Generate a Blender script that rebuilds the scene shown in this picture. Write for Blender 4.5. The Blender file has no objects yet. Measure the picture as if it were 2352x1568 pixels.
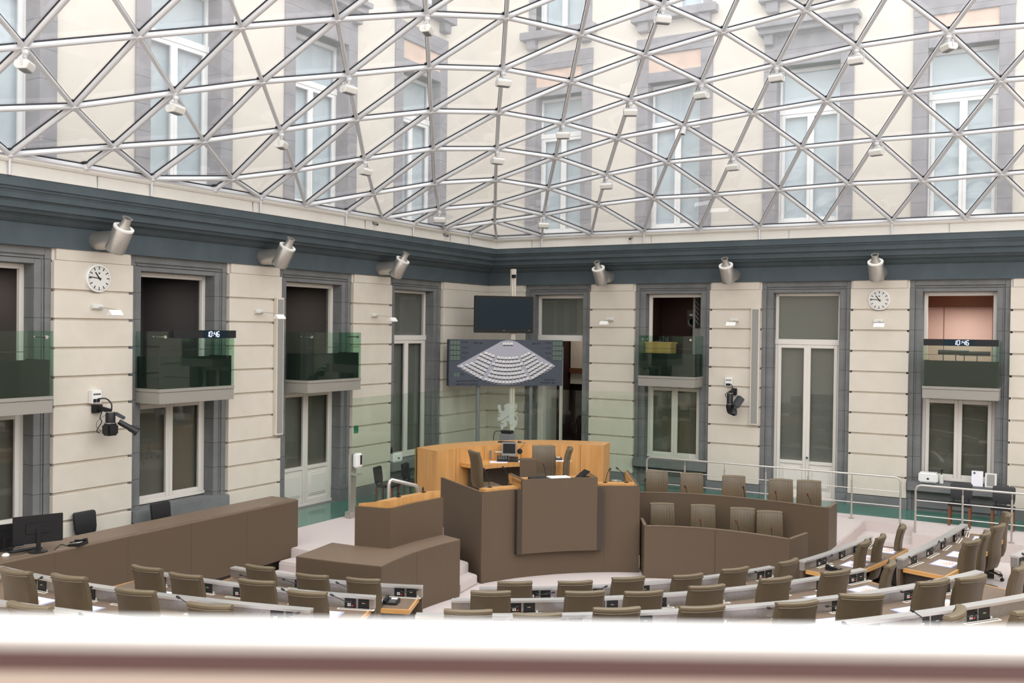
import bpy, bmesh, math, random, json
from mathutils import Vector, Matrix
S = bpy.context.scene
COL = S.collection
random.seed(7)
PI = math.pi
rad = math.radians
# ------------------------------------------------------------------ survey frame
# The camera stands in the gallery; these rays turn a sighted image point into a point on a known real plane.
FPX = 2205.2
CAM = Vector((14.9516, -24.4284, 4.652))
YAW, PIT, ROL = rad(30.032), rad(-.728), rad(.709)
FW = Vector((-math.sin(YAW)*math.cos(PIT), math.cos(YAW)*math.cos(PIT), math.sin(PIT)))
_r = Vector((math.cos(YAW), math.sin(YAW), 0)); _u = _r.cross(FW)
RT = _r*math.cos(ROL) + _u*math.sin(ROL); UP = -_r*math.sin(ROL) + _u*math.cos(ROL)
def ray(x, y): return FW + RT*((x-1176)/FPX) + UP*((784-y)/FPX)
def at(x, y, z):
    d = ray(x, y); return CAM + d*((z-CAM.z)/d.z)
def atL(x, y, X=0):
    d = ray(x, y); return CAM + d*((X-CAM.x)/d.x)
def atR(x, y, Y=0):
    d = ray(x, y); return CAM + d*((Y-CAM.y)/d.y)
def atP(x, y, p, n):
    d = ray(x, y); return CAM + d*((Vector(p)-CAM).dot(Vector(n))/d.dot(Vector(n)))
# ------------------------------------------------------------------ objects
KIDS = {}
WM = {}
def reg(o, parent=None):
    COL.objects.link(o)
    if parent is not None:
        o.parent = parent; KIDS.setdefault(parent.name, []).append(o)
    return o
def world(o):
    m = Matrix.LocRotScale(o.location, o.rotation_euler, o.scale)
    return world(o.parent) @ m if o.parent else m
def tag(o, label=None, cat=None, group=None, kind=None):
    if label: o['label'] = label
    if cat: o['category'] = cat
    if group: o['group'] = group
    if kind: o['kind'] = kind
    return o
def empty(name, loc=(0, 0, 0), rz=0, label=None, cat=None, group=None, kind=None, parent=None):
    o = bpy.data.objects.new(name, None); o.location = loc; o.rotation_euler = (0, 0, rz); o.empty_display_size = .1
    reg(o, parent); return tag(o, label, cat, group, kind)
def copy_tree(o, parent=None):
    c = o.copy(); reg(c, parent)
    for ch in KIDS.get(o.name, []): copy_tree(ch, c)
    return c
def lin(r, g, b):
    f = lambda v: (v/255/12.92 if v/255 <= .04045 else ((v/255+.055)/1.055)**2.4)
    return (f(r), f(g), f(b), 1)
class MB:
    def __init__(s): s.v = []; s.f = []
    def add(s, vs, fs):
        o = len(s.v); s.v += [Vector(v) for v in vs]; s.f += [tuple(i+o for i in f) for f in fs]; return s
    def hexa(s, p):   # p: 4 bottom then 4 top
        return s.add(p, [(3, 2, 1, 0), (4, 5, 6, 7), (0, 1, 5, 4), (1, 2, 6, 5), (2, 3, 7, 6), (3, 0, 4, 7)])
    def box(s, x0, x1, y0, y1, z0, z1, m=None):
        p = [Vector(q) for q in ((x0, y0, z0), (x1, y0, z0), (x1, y1, z0), (x0, y1, z0), (x0, y0, z1), (x1, y0, z1), (x1, y1, z1), (x0, y1, z1))]
        if m: p = [m @ q for q in p]
        return s.hexa(p)
    def cbox(s, c, sx, sy, sz, m=None):
        return s.box(c[0]-sx/2, c[0]+sx/2, c[1]-sy/2, c[1]+sy/2, c[2]-sz/2, c[2]+sz/2, m)
    def wbox(s, side, a, b, d0, d1, z0, z1):   # on a wall: a..b along it, d0..d1 depth behind its face
        if side == 'L': return s.box(-d1, -d0, -b, -a, z0, z1)
        return s.box(a, b, d0, d1, z0, z1)
    def prism(s, poly, z0, z1):
        n = len(poly)
        A = sum(poly[i][0]*poly[(i+1) % n][1]-poly[(i+1) % n][0]*poly[i][1] for i in range(n))
        if A < 0: poly = poly[::-1]
        f0 = z0 if callable(z0) else (lambda p: z0); f1 = z1 if callable(z1) else (lambda p: z1)
        vs = [(p[0], p[1], f0(p)) for p in poly]+[(p[0], p[1], f1(p)) for p in poly]
        return s.add(vs, [tuple(range(n-1, -1, -1)), tuple(range(n, 2*n))]+[(i, (i+1) % n, n+(i+1) % n, n+i) for i in range(n)])
    def loft(s, rings, caps=True, closed=False):   # rings of equal length
        n = len(rings[0]); o = []
        for r in rings: o += list(r)
        fs = []
        m = len(rings)
        for i in range(m if closed else m-1):
            for j in range(n):
                a = i*n+j; b = i*n+(j+1) % n; c = ((i+1) % m)*n+(j+1) % n; d = ((i+1) % m)*n+j
                fs.append((a, b, c, d))
        if caps and not closed: fs += [tuple(range(n-1, -1, -1)), tuple(range((m-1)*n, m*n))]
        return s.add(o, fs)
    def tube(s, pts, r, n=8, caps=True):
        pts = [Vector(p) for p in pts]; rings = []; up = None
        for i, p in enumerate(pts):
            t = (pts[min(i+1, len(pts)-1)]-pts[max(i-1, 0)]).normalized()
            if up is None: up = Vector((0, 0, 1)) if abs(t.z) < .9 else Vector((1, 0, 0))
            x = t.cross(up).normalized(); y = x.cross(t).normalized(); up = y
            rr = r[i] if isinstance(r, (list, tuple)) else r
            rings.append([p+(x*math.cos(2*PI*k/n)+y*math.sin(2*PI*k/n))*rr for k in range(n)])
        return s.loft(rings, caps)
    def lathe(s, c, ax, prof, n=16, caps=True):   # prof: (radius, height along ax)
        c = Vector(c); ax = Vector(ax).normalized()
        x = ax.cross(Vector((0, 0, 1)) if abs(ax.z) < .9 else Vector((1, 0, 0))).normalized(); y = ax.cross(x)
        return s.loft([[c+ax*h+(x*math.cos(2*PI*k/n)+y*math.sin(2*PI*k/n))*max(r, 1e-4) for k in range(n)] for r, h in prof], caps)
    def bar(s, a, b, w, h, up=(0, 0, 1)):
        a = Vector(a); b = Vector(b); t = (b-a).normalized(); up = Vector(up)
        x = t.cross(up).normalized(); y = x.cross(t).normalized()
        q = [x*-w/2+y*-h/2, x*w/2+y*-h/2, x*w/2+y*h/2, x*-w/2+y*h/2]
        return s.loft([[a+k for k in q], [b+k for k in q]])
    def strip(s, path, prof, closed=False):   # prof (u outward, z) swept along a plan path of (point, outward dir)
        rings = [[Vector((p[0]+n[0]*u, p[1]+n[1]*u, (p[2] if len(p) > 2 else 0)+z)) for u, z in prof] for p, n in path]
        return s.loft(rings)
    def xf(s, m, i0=0):
        for i in range(i0, len(s.v)): s.v[i] = m @ s.v[i]
        return s
    def build(s, name, mat, parent=None, bev=0, smooth=None, seg=2):
        me = bpy.data.meshes.new(name)
        inv = world(parent).inverted() if parent is not None else Matrix()
        me.from_pydata([inv @ v for v in s.v], [], s.f); me.validate()
        bm = bmesh.new(); bm.from_mesh(me)
        bmesh.ops.recalc_face_normals(bm, faces=bm.faces)
        if bev: bmesh.ops.bevel(bm, geom=[e for e in bm.edges if len(e.link_faces) == 2 and e.calc_face_angle(0) > .5], offset=bev, segments=seg, affect='EDGES', clamp_overlap=True)
        bm.to_mesh(me); bm.free()
        if smooth is None: smooth = bool(bev)
        if smooth:
            for p in me.polygons: p.use_smooth = True
            me.set_sharp_from_angle(angle=rad(40))
        me.materials.append(mat)
        return reg(bpy.data.objects.new(name, me), parent)
# ------------------------------------------------------------------ lettering
_T = {}
def text(body, h=1.0, font_w=1.0):   # list of (verts, faces) of a flat word, cap height h, origin lower left; returns verts, faces, width
    if body not in _T:
        cu = bpy.data.curves.new('t', 'FONT'); cu.body = body; cu.size = 1; cu.resolution_u = 2
        o = bpy.data.objects.new('t', cu); COL.objects.link(o)
        dg = bpy.context.evaluated_depsgraph_get(); me = bpy.data.meshes.new_from_object(o.evaluated_get(dg))
        vs = [v.co.copy() for v in me.vertices]; fs = [tuple(p.vertices) for p in me.polygons]
        bpy.data.objects.remove(o); bpy.data.meshes.remove(me); bpy.data.curves.remove(cu)
        x0 = min(v.x for v in vs); x1 = max(v.x for v in vs)
        _T[body] = ([Vector((v.x-x0, v.y, 0)) for v in vs], fs, x1-x0)
    vs, fs, w = _T[body]; k = h/.7
    return [v*k for v in vs], fs, w*k
def put_text(mb, body, h, m, align='l', squash=1.0):
    vs, fs, w = text(body, h); w *= squash
    dx = {'l': 0, 'c': -w/2, 'r': -w}[align]
    mb.add([m @ Vector((v.x*squash+dx, v.y, 0)) for v in vs], fs)
for _w in ['VOOR', 'ONTH.', 'TEGEN', 'TOT.', 'GEW', 'GEM', 'NR.', 'BEGIN STEMMING', 'EINDE STEMMING', 'GEHEIM', 'VERWERKT', 'S', 'V']+[str(i) for i in range(10)]: text(_w)
# ------------------------------------------------------------------ materials
def nt(name):
    m = bpy.data.materials.new(name); m.use_nodes = True; t = m.node_tree
    return m, t, t.nodes['Principled BSDF'], t.nodes['Material Output']
def mixc(t, fac, a, b):
    n = t.nodes.new('ShaderNodeMix'); n.data_type = 'RGBA'
    n.inputs[6].default_value = a if not hasattr(a, 'links') else (0, 0, 0, 1)
    if hasattr(a, 'links'): t.links.new(a, n.inputs[6])
    if hasattr(b, 'links'): t.links.new(b, n.inputs[7])
    else: n.inputs[7].default_value = b
    if hasattr(fac, 'links'): t.links.new(fac, n.inputs[0])
    else: n.inputs[0].default_value = fac
    return n.outputs[2]
def noise(t, scale, vec=None, detail=4, stretch=None, obj=True):
    tc = t.nodes.new('ShaderNodeTexCoord'); v = tc.outputs['Object']
    if stretch:
        mp = t.nodes.new('ShaderNodeMapping'); mp.inputs['Scale'].default_value = stretch; t.links.new(v, mp.inputs[0]); v = mp.outputs[0]
    n = t.nodes.new('ShaderNodeTexNoise'); n.inputs['Scale'].default_value = scale; n.inputs['Detail'].default_value = detail
    t.links.new(v, n.inputs['Vector']); return n.outputs[0]
def ramp(t, sock, a, b):
    n = t.nodes.new('ShaderNodeMapRange'); n.inputs[1].default_value = a; n.inputs[2].default_value = b; t.links.new(sock, n.inputs[0]); return n.outputs[0]
def mat(name, col, rough=.6, metal=0, var=.0, vs=6, stretch=None, bump=0, bs=80, spec=.5, coat=0, emit=0):
    m, t, p, o = nt(name); col = lin(*col)
    p.inputs['Roughness'].default_value = rough; p.inputs['Metallic'].default_value = metal; p.inputs['Specular IOR Level'].default_value = spec
    if coat: p.inputs['Coat Weight'].default_value = coat; p.inputs['Coat Roughness'].default_value = .1
    if var:
        d = tuple(c*(1-var) for c in col[:3])+(1,); l = tuple(min(1, c*(1+var)) for c in col[:3])+(1,)
        t.links.new(mixc(t, ramp(t, noise(t, vs, stretch=stretch), .3, .7), d, l), p.inputs['Base Color'])
    else: p.inputs['Base Color'].default_value = col
    if bump:
        b = t.nodes.new('ShaderNodeBump'); b.inputs['Strength'].default_value = bump; b.inputs['Distance'].default_value = .01
        t.links.new(noise(t, bs), b.inputs['Height']); t.links.new(b.outputs[0], p.inputs['Normal'])
    if emit: p.inputs['Emission Color'].default_value = col; p.inputs['Emission Strength'].default_value = emit
    return m
def stone(name, col, joints=True, var=.16):
    m, t, p, o = nt(name); col = lin(*col); p.inputs['Roughness'].default_value = .75; p.inputs['Specular IOR Level'].default_value = .25
    d = tuple(c*(1-var) for c in col[:3])+(1,); l = tuple(c*(1+var) for c in col[:3])+(1,)
    c1 = mixc(t, ramp(t, noise(t, 2.2, detail=6), .35, .65), d, l)
    c2 = mixc(t, .35, c1, mixc(t, ramp(t, noise(t, 90, detail=2), .3, .7), tuple(c*.6 for c in col[:3])+(1,), tuple(c*1.4 for c in col[:3])+(1,)))
    if joints:
        g = t.nodes.new('ShaderNodeNewGeometry'); sx = t.nodes.new('ShaderNodeSeparateXYZ'); t.links.new(g.outputs['Position'], sx.inputs[0])
        a = t.nodes.new('ShaderNodeMath'); a.operation = 'ADD'; a.inputs[1].default_value = .25+.006; t.links.new(sx.outputs[2], a.inputs[0])
        b = t.nodes.new('ShaderNodeMath'); b.operation = 'MODULO'; b.inputs[1].default_value = .5; t.links.new(a.outputs[0], b.inputs[0])
        k = t.nodes.new('ShaderNodeMath'); k.operation = 'LESS_THAN'; k.inputs[1].default_value = .012; t.links.new(b.outputs[0], k.inputs[0])
        c2 = mixc(t, k.outputs[0], c2, tuple(c*.45 for c in col[:3])+(1,))
    t.links.new(c2, p.inputs['Base Color'])
    bp = t.nodes.new('ShaderNodeBump'); bp.inputs['Strength'].default_value = .25; bp.inputs['Distance'].default_value = .01
    t.links.new(noise(t, 60), bp.inputs['Height']); t.links.new(bp.outputs[0], p.inputs['Normal'])
    return m
def glass(name, tint, f0=.05, rough=0., fmax=.9, haze=0):
    m = bpy.data.materials.new(name); m.use_nodes = True; t = m.node_tree; t.nodes.clear()
    o = t.nodes.new('ShaderNodeOutputMaterial'); tr = t.nodes.new('ShaderNodeBsdfTransparent'); gl = t.nodes.new('ShaderNodeBsdfGlossy')
    tr.inputs[0].default_value = tint+(1,); gl.inputs[0].default_value = (1, 1, 1, 1); gl.inputs['Roughness'].default_value = rough
    lw = t.nodes.new('ShaderNodeLayerWeight'); lw.inputs[0].default_value = .5
    pw = t.nodes.new('ShaderNodeMath'); pw.operation = 'POWER'; pw.inputs[1].default_value = 5; t.links.new(lw.outputs['Facing'], pw.inputs[0])
    ma = t.nodes.new('ShaderNodeMath'); ma.operation = 'MULTIPLY_ADD'; ma.inputs[1].default_value = fmax-f0; ma.inputs[2].default_value = f0; t.links.new(pw.outputs[0], ma.inputs[0])
    mx = t.nodes.new('ShaderNodeMixShader'); t.links.new(ma.outputs[0], mx.inputs[0]); t.links.new(tr.outputs[0], mx.inputs[1]); t.links.new(gl.outputs[0], mx.inputs[2])
    last = mx
    if haze:   # translucent white mixed in to imitate bright haze on the panes
        tl = t.nodes.new('ShaderNodeBsdfTranslucent'); tl.inputs[0].default_value = (1, 1, 1, 1); df = t.nodes.new('ShaderNodeMixShader'); df.inputs[0].default_value = haze
        t.links.new(mx.outputs[0], df.inputs[1]); t.links.new(tl.outputs[0], df.inputs[2]); last = df
    t.links.new(last.outputs[0], o.inputs[0]); return m
def etchmat():
    m = bpy.data.materials.new('etched_film'); m.use_nodes = True; t = m.node_tree; t.nodes.clear()
    o = t.nodes.new('ShaderNodeOutputMaterial'); a = t.nodes.new('ShaderNodeBsdfTransparent'); b = t.nodes.new('ShaderNodeBsdfDiffuse'); b.inputs[0].default_value = (.5, .55, .5, 1)
    x = t.nodes.new('ShaderNodeMixShader'); x.inputs[0].default_value = .45; t.links.new(a.outputs[0], x.inputs[1]); t.links.new(b.outputs[0], x.inputs[2]); t.links.new(x.outputs[0], o.inputs[0]); return m
def woodmat(name, a, b, stretch, rough=.4):
    m, t, p, o = nt(name); p.inputs['Roughness'].default_value = rough
    t.links.new(mixc(t, ramp(t, noise(t, 1, stretch=stretch, detail=6), .3, .7), lin(*a), lin(*b)), p.inputs['Base Color']); return m
M = dict(
 cream=mat('cream_render', (217, 208, 195), .85, var=.03, vs=3, bump=.15, bs=150, spec=.2),
 creamup=mat('pale_render', (212, 203, 191), .9, var=.04, vs=1.2, spec=.15),
 pink=mat('pink_panel', (206, 178, 160), .8, var=.08, vs=3),
 dark=stone('dark_bluestone', (82, 92, 97), joints=False, var=.12),
 stone=stone('grey_bluestone', (120, 121, 121)),
 stoneup=stone('pale_bluestone', (138, 134, 138), var=.25),
 white=mat('white_paint', (226, 220, 212), .45), whitew=mat('clean_white', (238, 237, 235), .5), upst=mat('ivory_metal', (222, 218, 210), .6, var=.02),
 steel=mat('brushed_steel', (200, 196, 190), .38, .75, var=.06, vs=30), chrome=mat('polished_steel', (205, 205, 203), .15, 1),
 barm=mat('ivory_bar_paint', (208, 208, 210), .3, .15), gasket=mat('black_gasket', (38, 36, 42), .7),
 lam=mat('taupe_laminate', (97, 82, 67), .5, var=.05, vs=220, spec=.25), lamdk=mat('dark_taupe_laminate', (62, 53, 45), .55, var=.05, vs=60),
 lamtop=mat('taupe_desktop', (118, 100, 84), .45, var=.05, vs=80),
 alu=mat('brushed_aluminium', (172, 168, 165), .35, .85, var=.08, vs=25), alucap=mat('aluminium_cap', (216, 214, 211), .35, .7),
 wood=woodmat('oak_veneer', (190, 138, 80), (208, 158, 98), (10, 10, .8)), woodh=woodmat('oak_edge', (196, 142, 82), (216, 166, 104), (2, 2, 30)),
 olive=mat('olive_leather', (92, 79, 60), .42, var=.06, vs=9, bump=.12, bs=260, spec=.5), olive2=mat('olive_leather_roll', (112, 99, 78), .38, var=.06, vs=9, spec=.5),
 black=mat('black_plastic', (26, 26, 28), .4), blackm=mat('matt_black', (20, 20, 22), .7), blk_lea=mat('black_leather', (28, 27, 29), .45, bump=.1, bs=250),
 grey=mat('grey_plastic', (120, 122, 124), .5), dgrey=mat('dark_grey_plastic', (64, 68, 72), .5), lgrey=mat('light_grey_fabric', (150, 148, 144), .8, var=.05, vs=120),
 carpet=mat('pink_grey_carpet', (208, 196, 192), .95, var=.07, vs=90, bump=.4, bs=300, spec=.1),
 gfloor=mat('green_glass_floor', (70, 118, 104), .12, var=.15, vs=2), slab=mat('balcony_metal', (150, 146, 138), .5, var=.03, vs=40),
 balg=glass('green_balustrade_glass', (.79, .9, .84), .03), part=glass('pale_green_screen_glass', (.90, .945, .905), .025), domeg=glass('dome_glass', (.96, .97, .975), .08, haze=.11), wing=glass('window_glass', (.92, .94, .935), .032),
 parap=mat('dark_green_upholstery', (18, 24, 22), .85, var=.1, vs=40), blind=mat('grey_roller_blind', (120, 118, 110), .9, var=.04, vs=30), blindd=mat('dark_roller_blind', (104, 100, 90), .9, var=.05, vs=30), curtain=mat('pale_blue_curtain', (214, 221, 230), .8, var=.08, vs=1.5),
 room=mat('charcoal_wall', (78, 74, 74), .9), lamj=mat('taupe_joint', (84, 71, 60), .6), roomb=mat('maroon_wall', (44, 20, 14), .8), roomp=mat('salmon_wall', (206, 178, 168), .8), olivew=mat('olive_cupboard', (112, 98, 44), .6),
 board=mat('slate_blue_board', (76, 81, 91), .6, var=.04, vs=60, spec=.25), fan=mat('lilac_grey_field', (170, 168, 180), .5), ink=mat('black_ink', (18, 18, 22), .6), ledbox=mat('green_grey_display', (84, 102, 92), .4),
 paper=mat('white_paper', (236, 234, 240), .7), mat_=mat('lilac_desk_mat', (168, 168, 196), .5), orange=mat('orange_print', (222, 176, 158), .7),
 screen=mat('dark_screen', (16, 36, 46), .35, spec=.2), red=mat('dark_red_foam', (92, 36, 34), .7), led=mat('lit_digit', (215, 222, 255), .5, emit=1.0), ledg=mat('green_light', (90, 200, 110), .5, emit=.4), ledr=mat('red_light', (200, 50, 50), .5, emit=.25),
 pale=mat('pale_plastic', (222, 220, 214), .5), frost=mat('frosted_white', (226, 236, 230), .6), etch=etchmat(), brownleg=mat('brown_wood_leg', (116, 72, 48), .5),
 gsign=mat('green_sign', (30, 120, 92), .5), lampw=mat('lamp_white', (244, 241, 236), .5), lit=mat('lit_lamp', (255, 240, 205), .5, emit=4),
 rail=mat('rail_white', (240, 238, 236), .35, .1), railg=mat('rail_grey', (190, 184, 180), .4), railb=mat('rail_brown', (92, 66, 64), .4), railp=mat('rail_pale', (190, 174, 162), .5))
DOME = '''{"nodes":[[1.723,-2.553,7.504],[2.388,-3.623,7.803],[3.085,-4.774,8.209],[3.816,-5.945,8.687],[4.559,-7.117,9.193],[5.349,-8.305,9.711],[6.182,-9.61,10.217],[1.44,-4.752,7.602],[2.174,-6.012,8.016],[2.999,-7.265,8.533],[3.757,-8.439,9.03],[4.546,-9.652,9.528],[5.394,-10.956,10.006],[1.348,-7.221,7.678],[2.132,-8.531,8.183],[2.919,-9.759,8.698],[3.695,-10.961,9.179],[4.582,-12.298,9.657],[1.409,-9.845,7.788],[2.182,-11.069,8.304],[3.009,-12.376,8.814],[3.824,-13.654,9.269],[0.952,-11.07,7.493],[1.591,-12.366,7.931],[2.347,-13.663,8.416],[3.113,-14.977,8.874],[1.117,-13.874,7.61],[1.679,-15.016,7.989],[2.428,-16.315,8.466],[3.003,-2.183,7.661],[3.826,-3.477,8.139],[4.609,-4.625,8.647],[5.345,-5.714,9.159],[6.122,-6.88,9.7],[6.926,-8.086,10.226],[4.544,-2.124,7.846],[5.301,-3.297,8.387],[6.111,-4.487,8.981],[6.865,-5.569,9.53],[7.656,-6.722,10.086],[8.467,-7.878,10.592],[5.999,-2.008,7.95],[6.813,-3.191,8.588],[7.579,-4.238,9.169],[8.355,-5.373,9.769],[9.185,-6.588,10.358],[7.515,-1.813,7.965],[8.309,-2.971,8.66],[9.075,-4.107,9.32],[9.873,-5.29,9.957],[10.715,-6.535,10.546],[9.04,-1.743,8.002],[9.81,-2.889,8.737],[10.579,-4.052,9.433],[11.388,-5.319,10.105],[10.605,-1.72,8.038],[11.375,-2.826,8.775],[12.132,-3.95,9.452],[12.995,-5.303,10.146],[12.163,-1.657,8.02],[12.936,-2.772,8.767],[13.773,-3.983,9.481],[13.706,-1.697,8.052],[0.65,-0.65,7.28],[0.65,-3.349,7.28],[0.65,-5.982,7.28],[0.65,-8.69,7.28],[0.65,-10.011,7.28],[0.65,-12.708,7.28],[0.65,-15.387,7.28],[2.135,-0.65,7.28],[3.668,-0.65,7.28],[5.205,-0.65,7.28],[6.729,-0.65,7.28],[8.277,-0.65,7.28],[9.818,-0.65,7.28],[11.376,-0.65,7.28],[12.93,-0.65,7.28],[7.015,-10.915,10.638],[7.848,-12.22,10.946],[6.242,-12.26,10.39],[7.09,-13.564,10.702],[5.47,-13.636,10.069],[6.358,-14.973,10.435],[4.639,-14.933,9.685],[5.454,-16.212,10.062],[3.879,-16.29,9.298],[4.646,-17.604,9.688],[3.178,-17.614,8.911],[3.927,-18.913,9.323],[7.731,-9.292,10.688],[8.535,-10.498,11.06],[9.278,-9.033,11.02],[10.089,-10.188,11.351],[10.015,-7.804,10.864],[10.845,-9.019,11.265],[11.556,-7.779,11.027],[12.398,-9.024,11.381],[12.197,-6.587,10.667],[13.006,-7.854,11.1],[13.857,-6.656,10.707],[14.72,-8.009,11.144],[14.61,-5.193,10.095],[15.447,-6.404,10.612],[14.479,-2.811,8.792],[15.251,-3.926,9.449],[1.205,-16.525,7.67],[1.76,-17.668,8.042],[2.493,-18.952,8.506],[3.226,-20.237,8.939],[16.225,-5.084,10.044],[17.037,-6.153,10.512],[14.484,-0.65,7.28],[15.249,-1.736,8.079],[16.022,-2.851,8.817],[16.73,-3.869,9.418],[17.84,-4.974,9.991],[0.65,-14.057,7.28],[0.65,-11.242,7.28],[0.65,-7.321,7.28],[0.65,-4.715,7.28],[0.65,-2.066,7.28]],"bars":[[88,86],[86,84],[106,27],[28,25],[21,82],[84,82],[98,100],[25,84],[17,80],[28,86],[69,26],[25,21],[58,102],[27,24],[12,78],[16,12],[82,80],[20,17],[21,17],[27,25],[90,92],[28,88],[94,96],[24,21],[6,90],[54,58],[57,61],[106,28],[11,6],[26,23],[40,94],[15,11],[17,12],[50,98],[24,20],[19,16],[80,78],[34,40],[60,104],[5,34],[20,16],[62,113],[45,50],[78,90],[23,20],[10,5],[53,57],[14,10],[49,54],[26,24],[16,11],[25,86],[39,45],[56,60],[18,15],[68,22],[58,100],[12,6],[69,27],[77,112],[59,62],[33,39],[4,33],[27,28],[23,19],[44,49],[19,15],[6,34],[69,117],[100,102],[61,102],[99,100],[52,56],[9,4],[15,10],[66,14],[55,59],[13,9],[48,53],[98,99],[11,5],[76,77],[90,40],[38,44],[57,58],[98,58],[32,38],[8,3],[18,14],[58,61],[3,32],[43,48],[51,55],[14,9],[5,33],[21,84],[66,13],[92,94],[54,57],[75,76],[47,52],[60,61],[69,106],[50,96],[22,19],[10,4],[54,98],[117,68],[37,43],[24,25],[34,39],[94,50],[42,47],[40,45],[31,37],[17,82],[57,60],[4,32],[46,51],[68,23],[96,98],[62,104],[2,31],[53,56],[7,2],[9,3],[74,75],[68,118],[45,49],[39,44],[22,18],[65,8],[50,54],[36,42],[49,50],[61,104],[53,54],[41,46],[56,59],[33,38],[13,8],[49,53],[8,2],[45,94],[44,48],[73,74],[52,55],[60,62],[38,43],[30,36],[3,31],[48,52],[20,21],[62,112],[90,91],[12,80],[43,47],[59,60],[40,92],[42,46],[47,51],[65,7],[6,78],[32,37],[77,62],[64,1],[56,57],[26,27],[7,1],[55,76],[16,17],[23,24],[59,77],[35,41],[1,30],[41,73],[72,73],[37,42],[51,75],[29,35],[44,45],[46,74],[31,36],[48,49],[34,90],[2,30],[35,72],[11,12],[39,40],[52,53],[71,72],[36,41],[30,35],[55,56],[19,20],[5,6],[29,71],[76,59],[64,0],[68,26],[0,29],[0,70],[70,71],[1,29],[33,34],[51,52],[38,39],[75,55],[22,23],[118,67],[47,48],[43,44],[63,70],[67,66],[15,16],[10,11],[4,5],[46,47],[67,18],[18,19],[32,33],[74,51],[66,119],[14,15],[37,38],[42,43],[41,42],[36,37],[73,46],[9,10],[119,65],[3,4],[66,18],[13,14],[31,32],[72,41],[117,26],[8,9],[67,22],[119,13],[65,120],[30,31],[35,36],[2,3],[120,64],[71,35],[120,7],[29,30],[121,0],[121,63],[65,13],[64,121],[7,8],[1,2],[70,29],[118,22],[64,7],[0,1],[63,0],[109,89],[89,87],[108,88],[108,109],[87,85],[107,28],[99,101],[85,83],[84,83],[108,89],[86,85],[103,111],[110,116],[88,89],[88,87],[82,81],[107,108],[100,103],[115,116],[102,110],[83,81],[107,88],[80,79],[95,97],[91,93],[78,91],[86,87],[92,95],[105,115],[81,79],[96,99],[79,91],[104,114],[100,101],[105,110],[110,111],[61,105],[102,103],[84,85],[101,103],[106,107],[91,92],[82,83],[96,97],[93,95],[103,110],[114,115],[113,114],[95,96],[111,116],[104,105],[80,81],[94,95],[97,99],[102,105],[112,113],[92,93],[105,114],[78,79],[104,113],[110,115]],"tris":[[0,1,29],[0,1,64],[0,29,70],[0,63,70],[0,63,121],[0,64,121],[1,2,7],[1,2,30],[1,7,64],[1,29,30],[2,3,8],[2,3,31],[2,7,8],[2,30,31],[3,4,9],[3,4,32],[3,8,9],[3,31,32],[4,5,10],[4,5,33],[4,9,10],[4,32,33],[5,6,11],[5,6,34],[5,10,11],[5,33,34],[6,11,12],[6,12,78],[6,34,90],[6,78,90],[7,8,65],[7,64,120],[7,65,120],[8,9,13],[8,13,65],[9,10,14],[9,13,14],[10,11,15],[10,14,15],[11,12,16],[11,15,16],[12,16,17],[12,17,80],[12,78,80],[13,14,66],[13,65,119],[13,66,119],[14,15,18],[14,18,66],[15,16,19],[15,18,19],[16,17,20],[16,19,20],[17,20,21],[17,21,82],[17,80,82],[18,19,22],[18,22,67],[18,66,67],[19,20,23],[19,22,23],[20,21,24],[20,23,24],[21,24,25],[21,25,84],[21,82,84],[22,23,68],[22,67,118],[22,68,118],[23,24,26],[23,26,68],[24,25,27],[24,26,27],[25,27,28],[25,28,86],[25,84,86],[26,27,69],[26,68,117],[26,69,117],[27,28,106],[27,69,106],[28,86,88],[28,88,107],[28,106,107],[29,30,35],[29,35,71],[29,70,71],[30,31,36],[30,35,36],[31,32,37],[31,36,37],[32,33,38],[32,37,38],[33,34,39],[33,38,39],[34,39,40],[34,40,90],[35,36,41],[35,41,72],[35,71,72],[36,37,42],[36,41,42],[37,38,43],[37,42,43],[38,39,44],[38,43,44],[39,40,45],[39,44,45],[40,45,94],[40,90,92],[40,92,94],[41,42,46],[41,46,73],[41,72,73],[42,43,47],[42,46,47],[43,44,48],[43,47,48],[44,45,49],[44,48,49],[45,49,50],[45,50,94],[46,47,51],[46,51,74],[46,73,74],[47,48,52],[47,51,52],[48,49,53],[48,52,53],[49,50,54],[49,53,54],[50,54,98],[50,94,96],[50,96,98],[51,52,55],[51,55,75],[51,74,75],[52,53,56],[52,55,56],[53,54,57],[53,56,57],[54,57,58],[54,58,98],[55,56,59],[55,59,76],[55,75,76],[56,57,60],[56,59,60],[57,58,61],[57,60,61],[58,61,102],[58,98,100],[58,100,102],[59,60,62],[59,62,77],[59,76,77],[60,61,104],[60,62,104],[61,102,105],[61,104,105],[62,77,112],[62,104,113],[62,112,113],[78,79,80],[78,79,91],[78,90,91],[79,80,81],[80,81,82],[81,82,83],[82,83,84],[83,84,85],[84,85,86],[85,86,87],[86,87,88],[87,88,89],[88,89,108],[88,107,108],[89,108,109],[90,91,92],[91,92,93],[92,93,95],[92,94,95],[94,95,96],[95,96,97],[96,97,99],[96,98,99],[98,99,100],[99,100,101],[100,101,103],[100,102,103],[102,103,110],[102,105,110],[103,110,111],[104,105,114],[104,113,114],[105,110,115],[105,114,115],[110,111,116],[110,115,116]],"spots":[28,24,19,16,14,12,5,3,7,29,32,38,36,40,44,47,49,54,56,58],"sensor":43,"ring":[69,117,68,118,67,66,119,65,120,64,121,63,70,71,72,73,74,75,76,77,112]}'''
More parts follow.
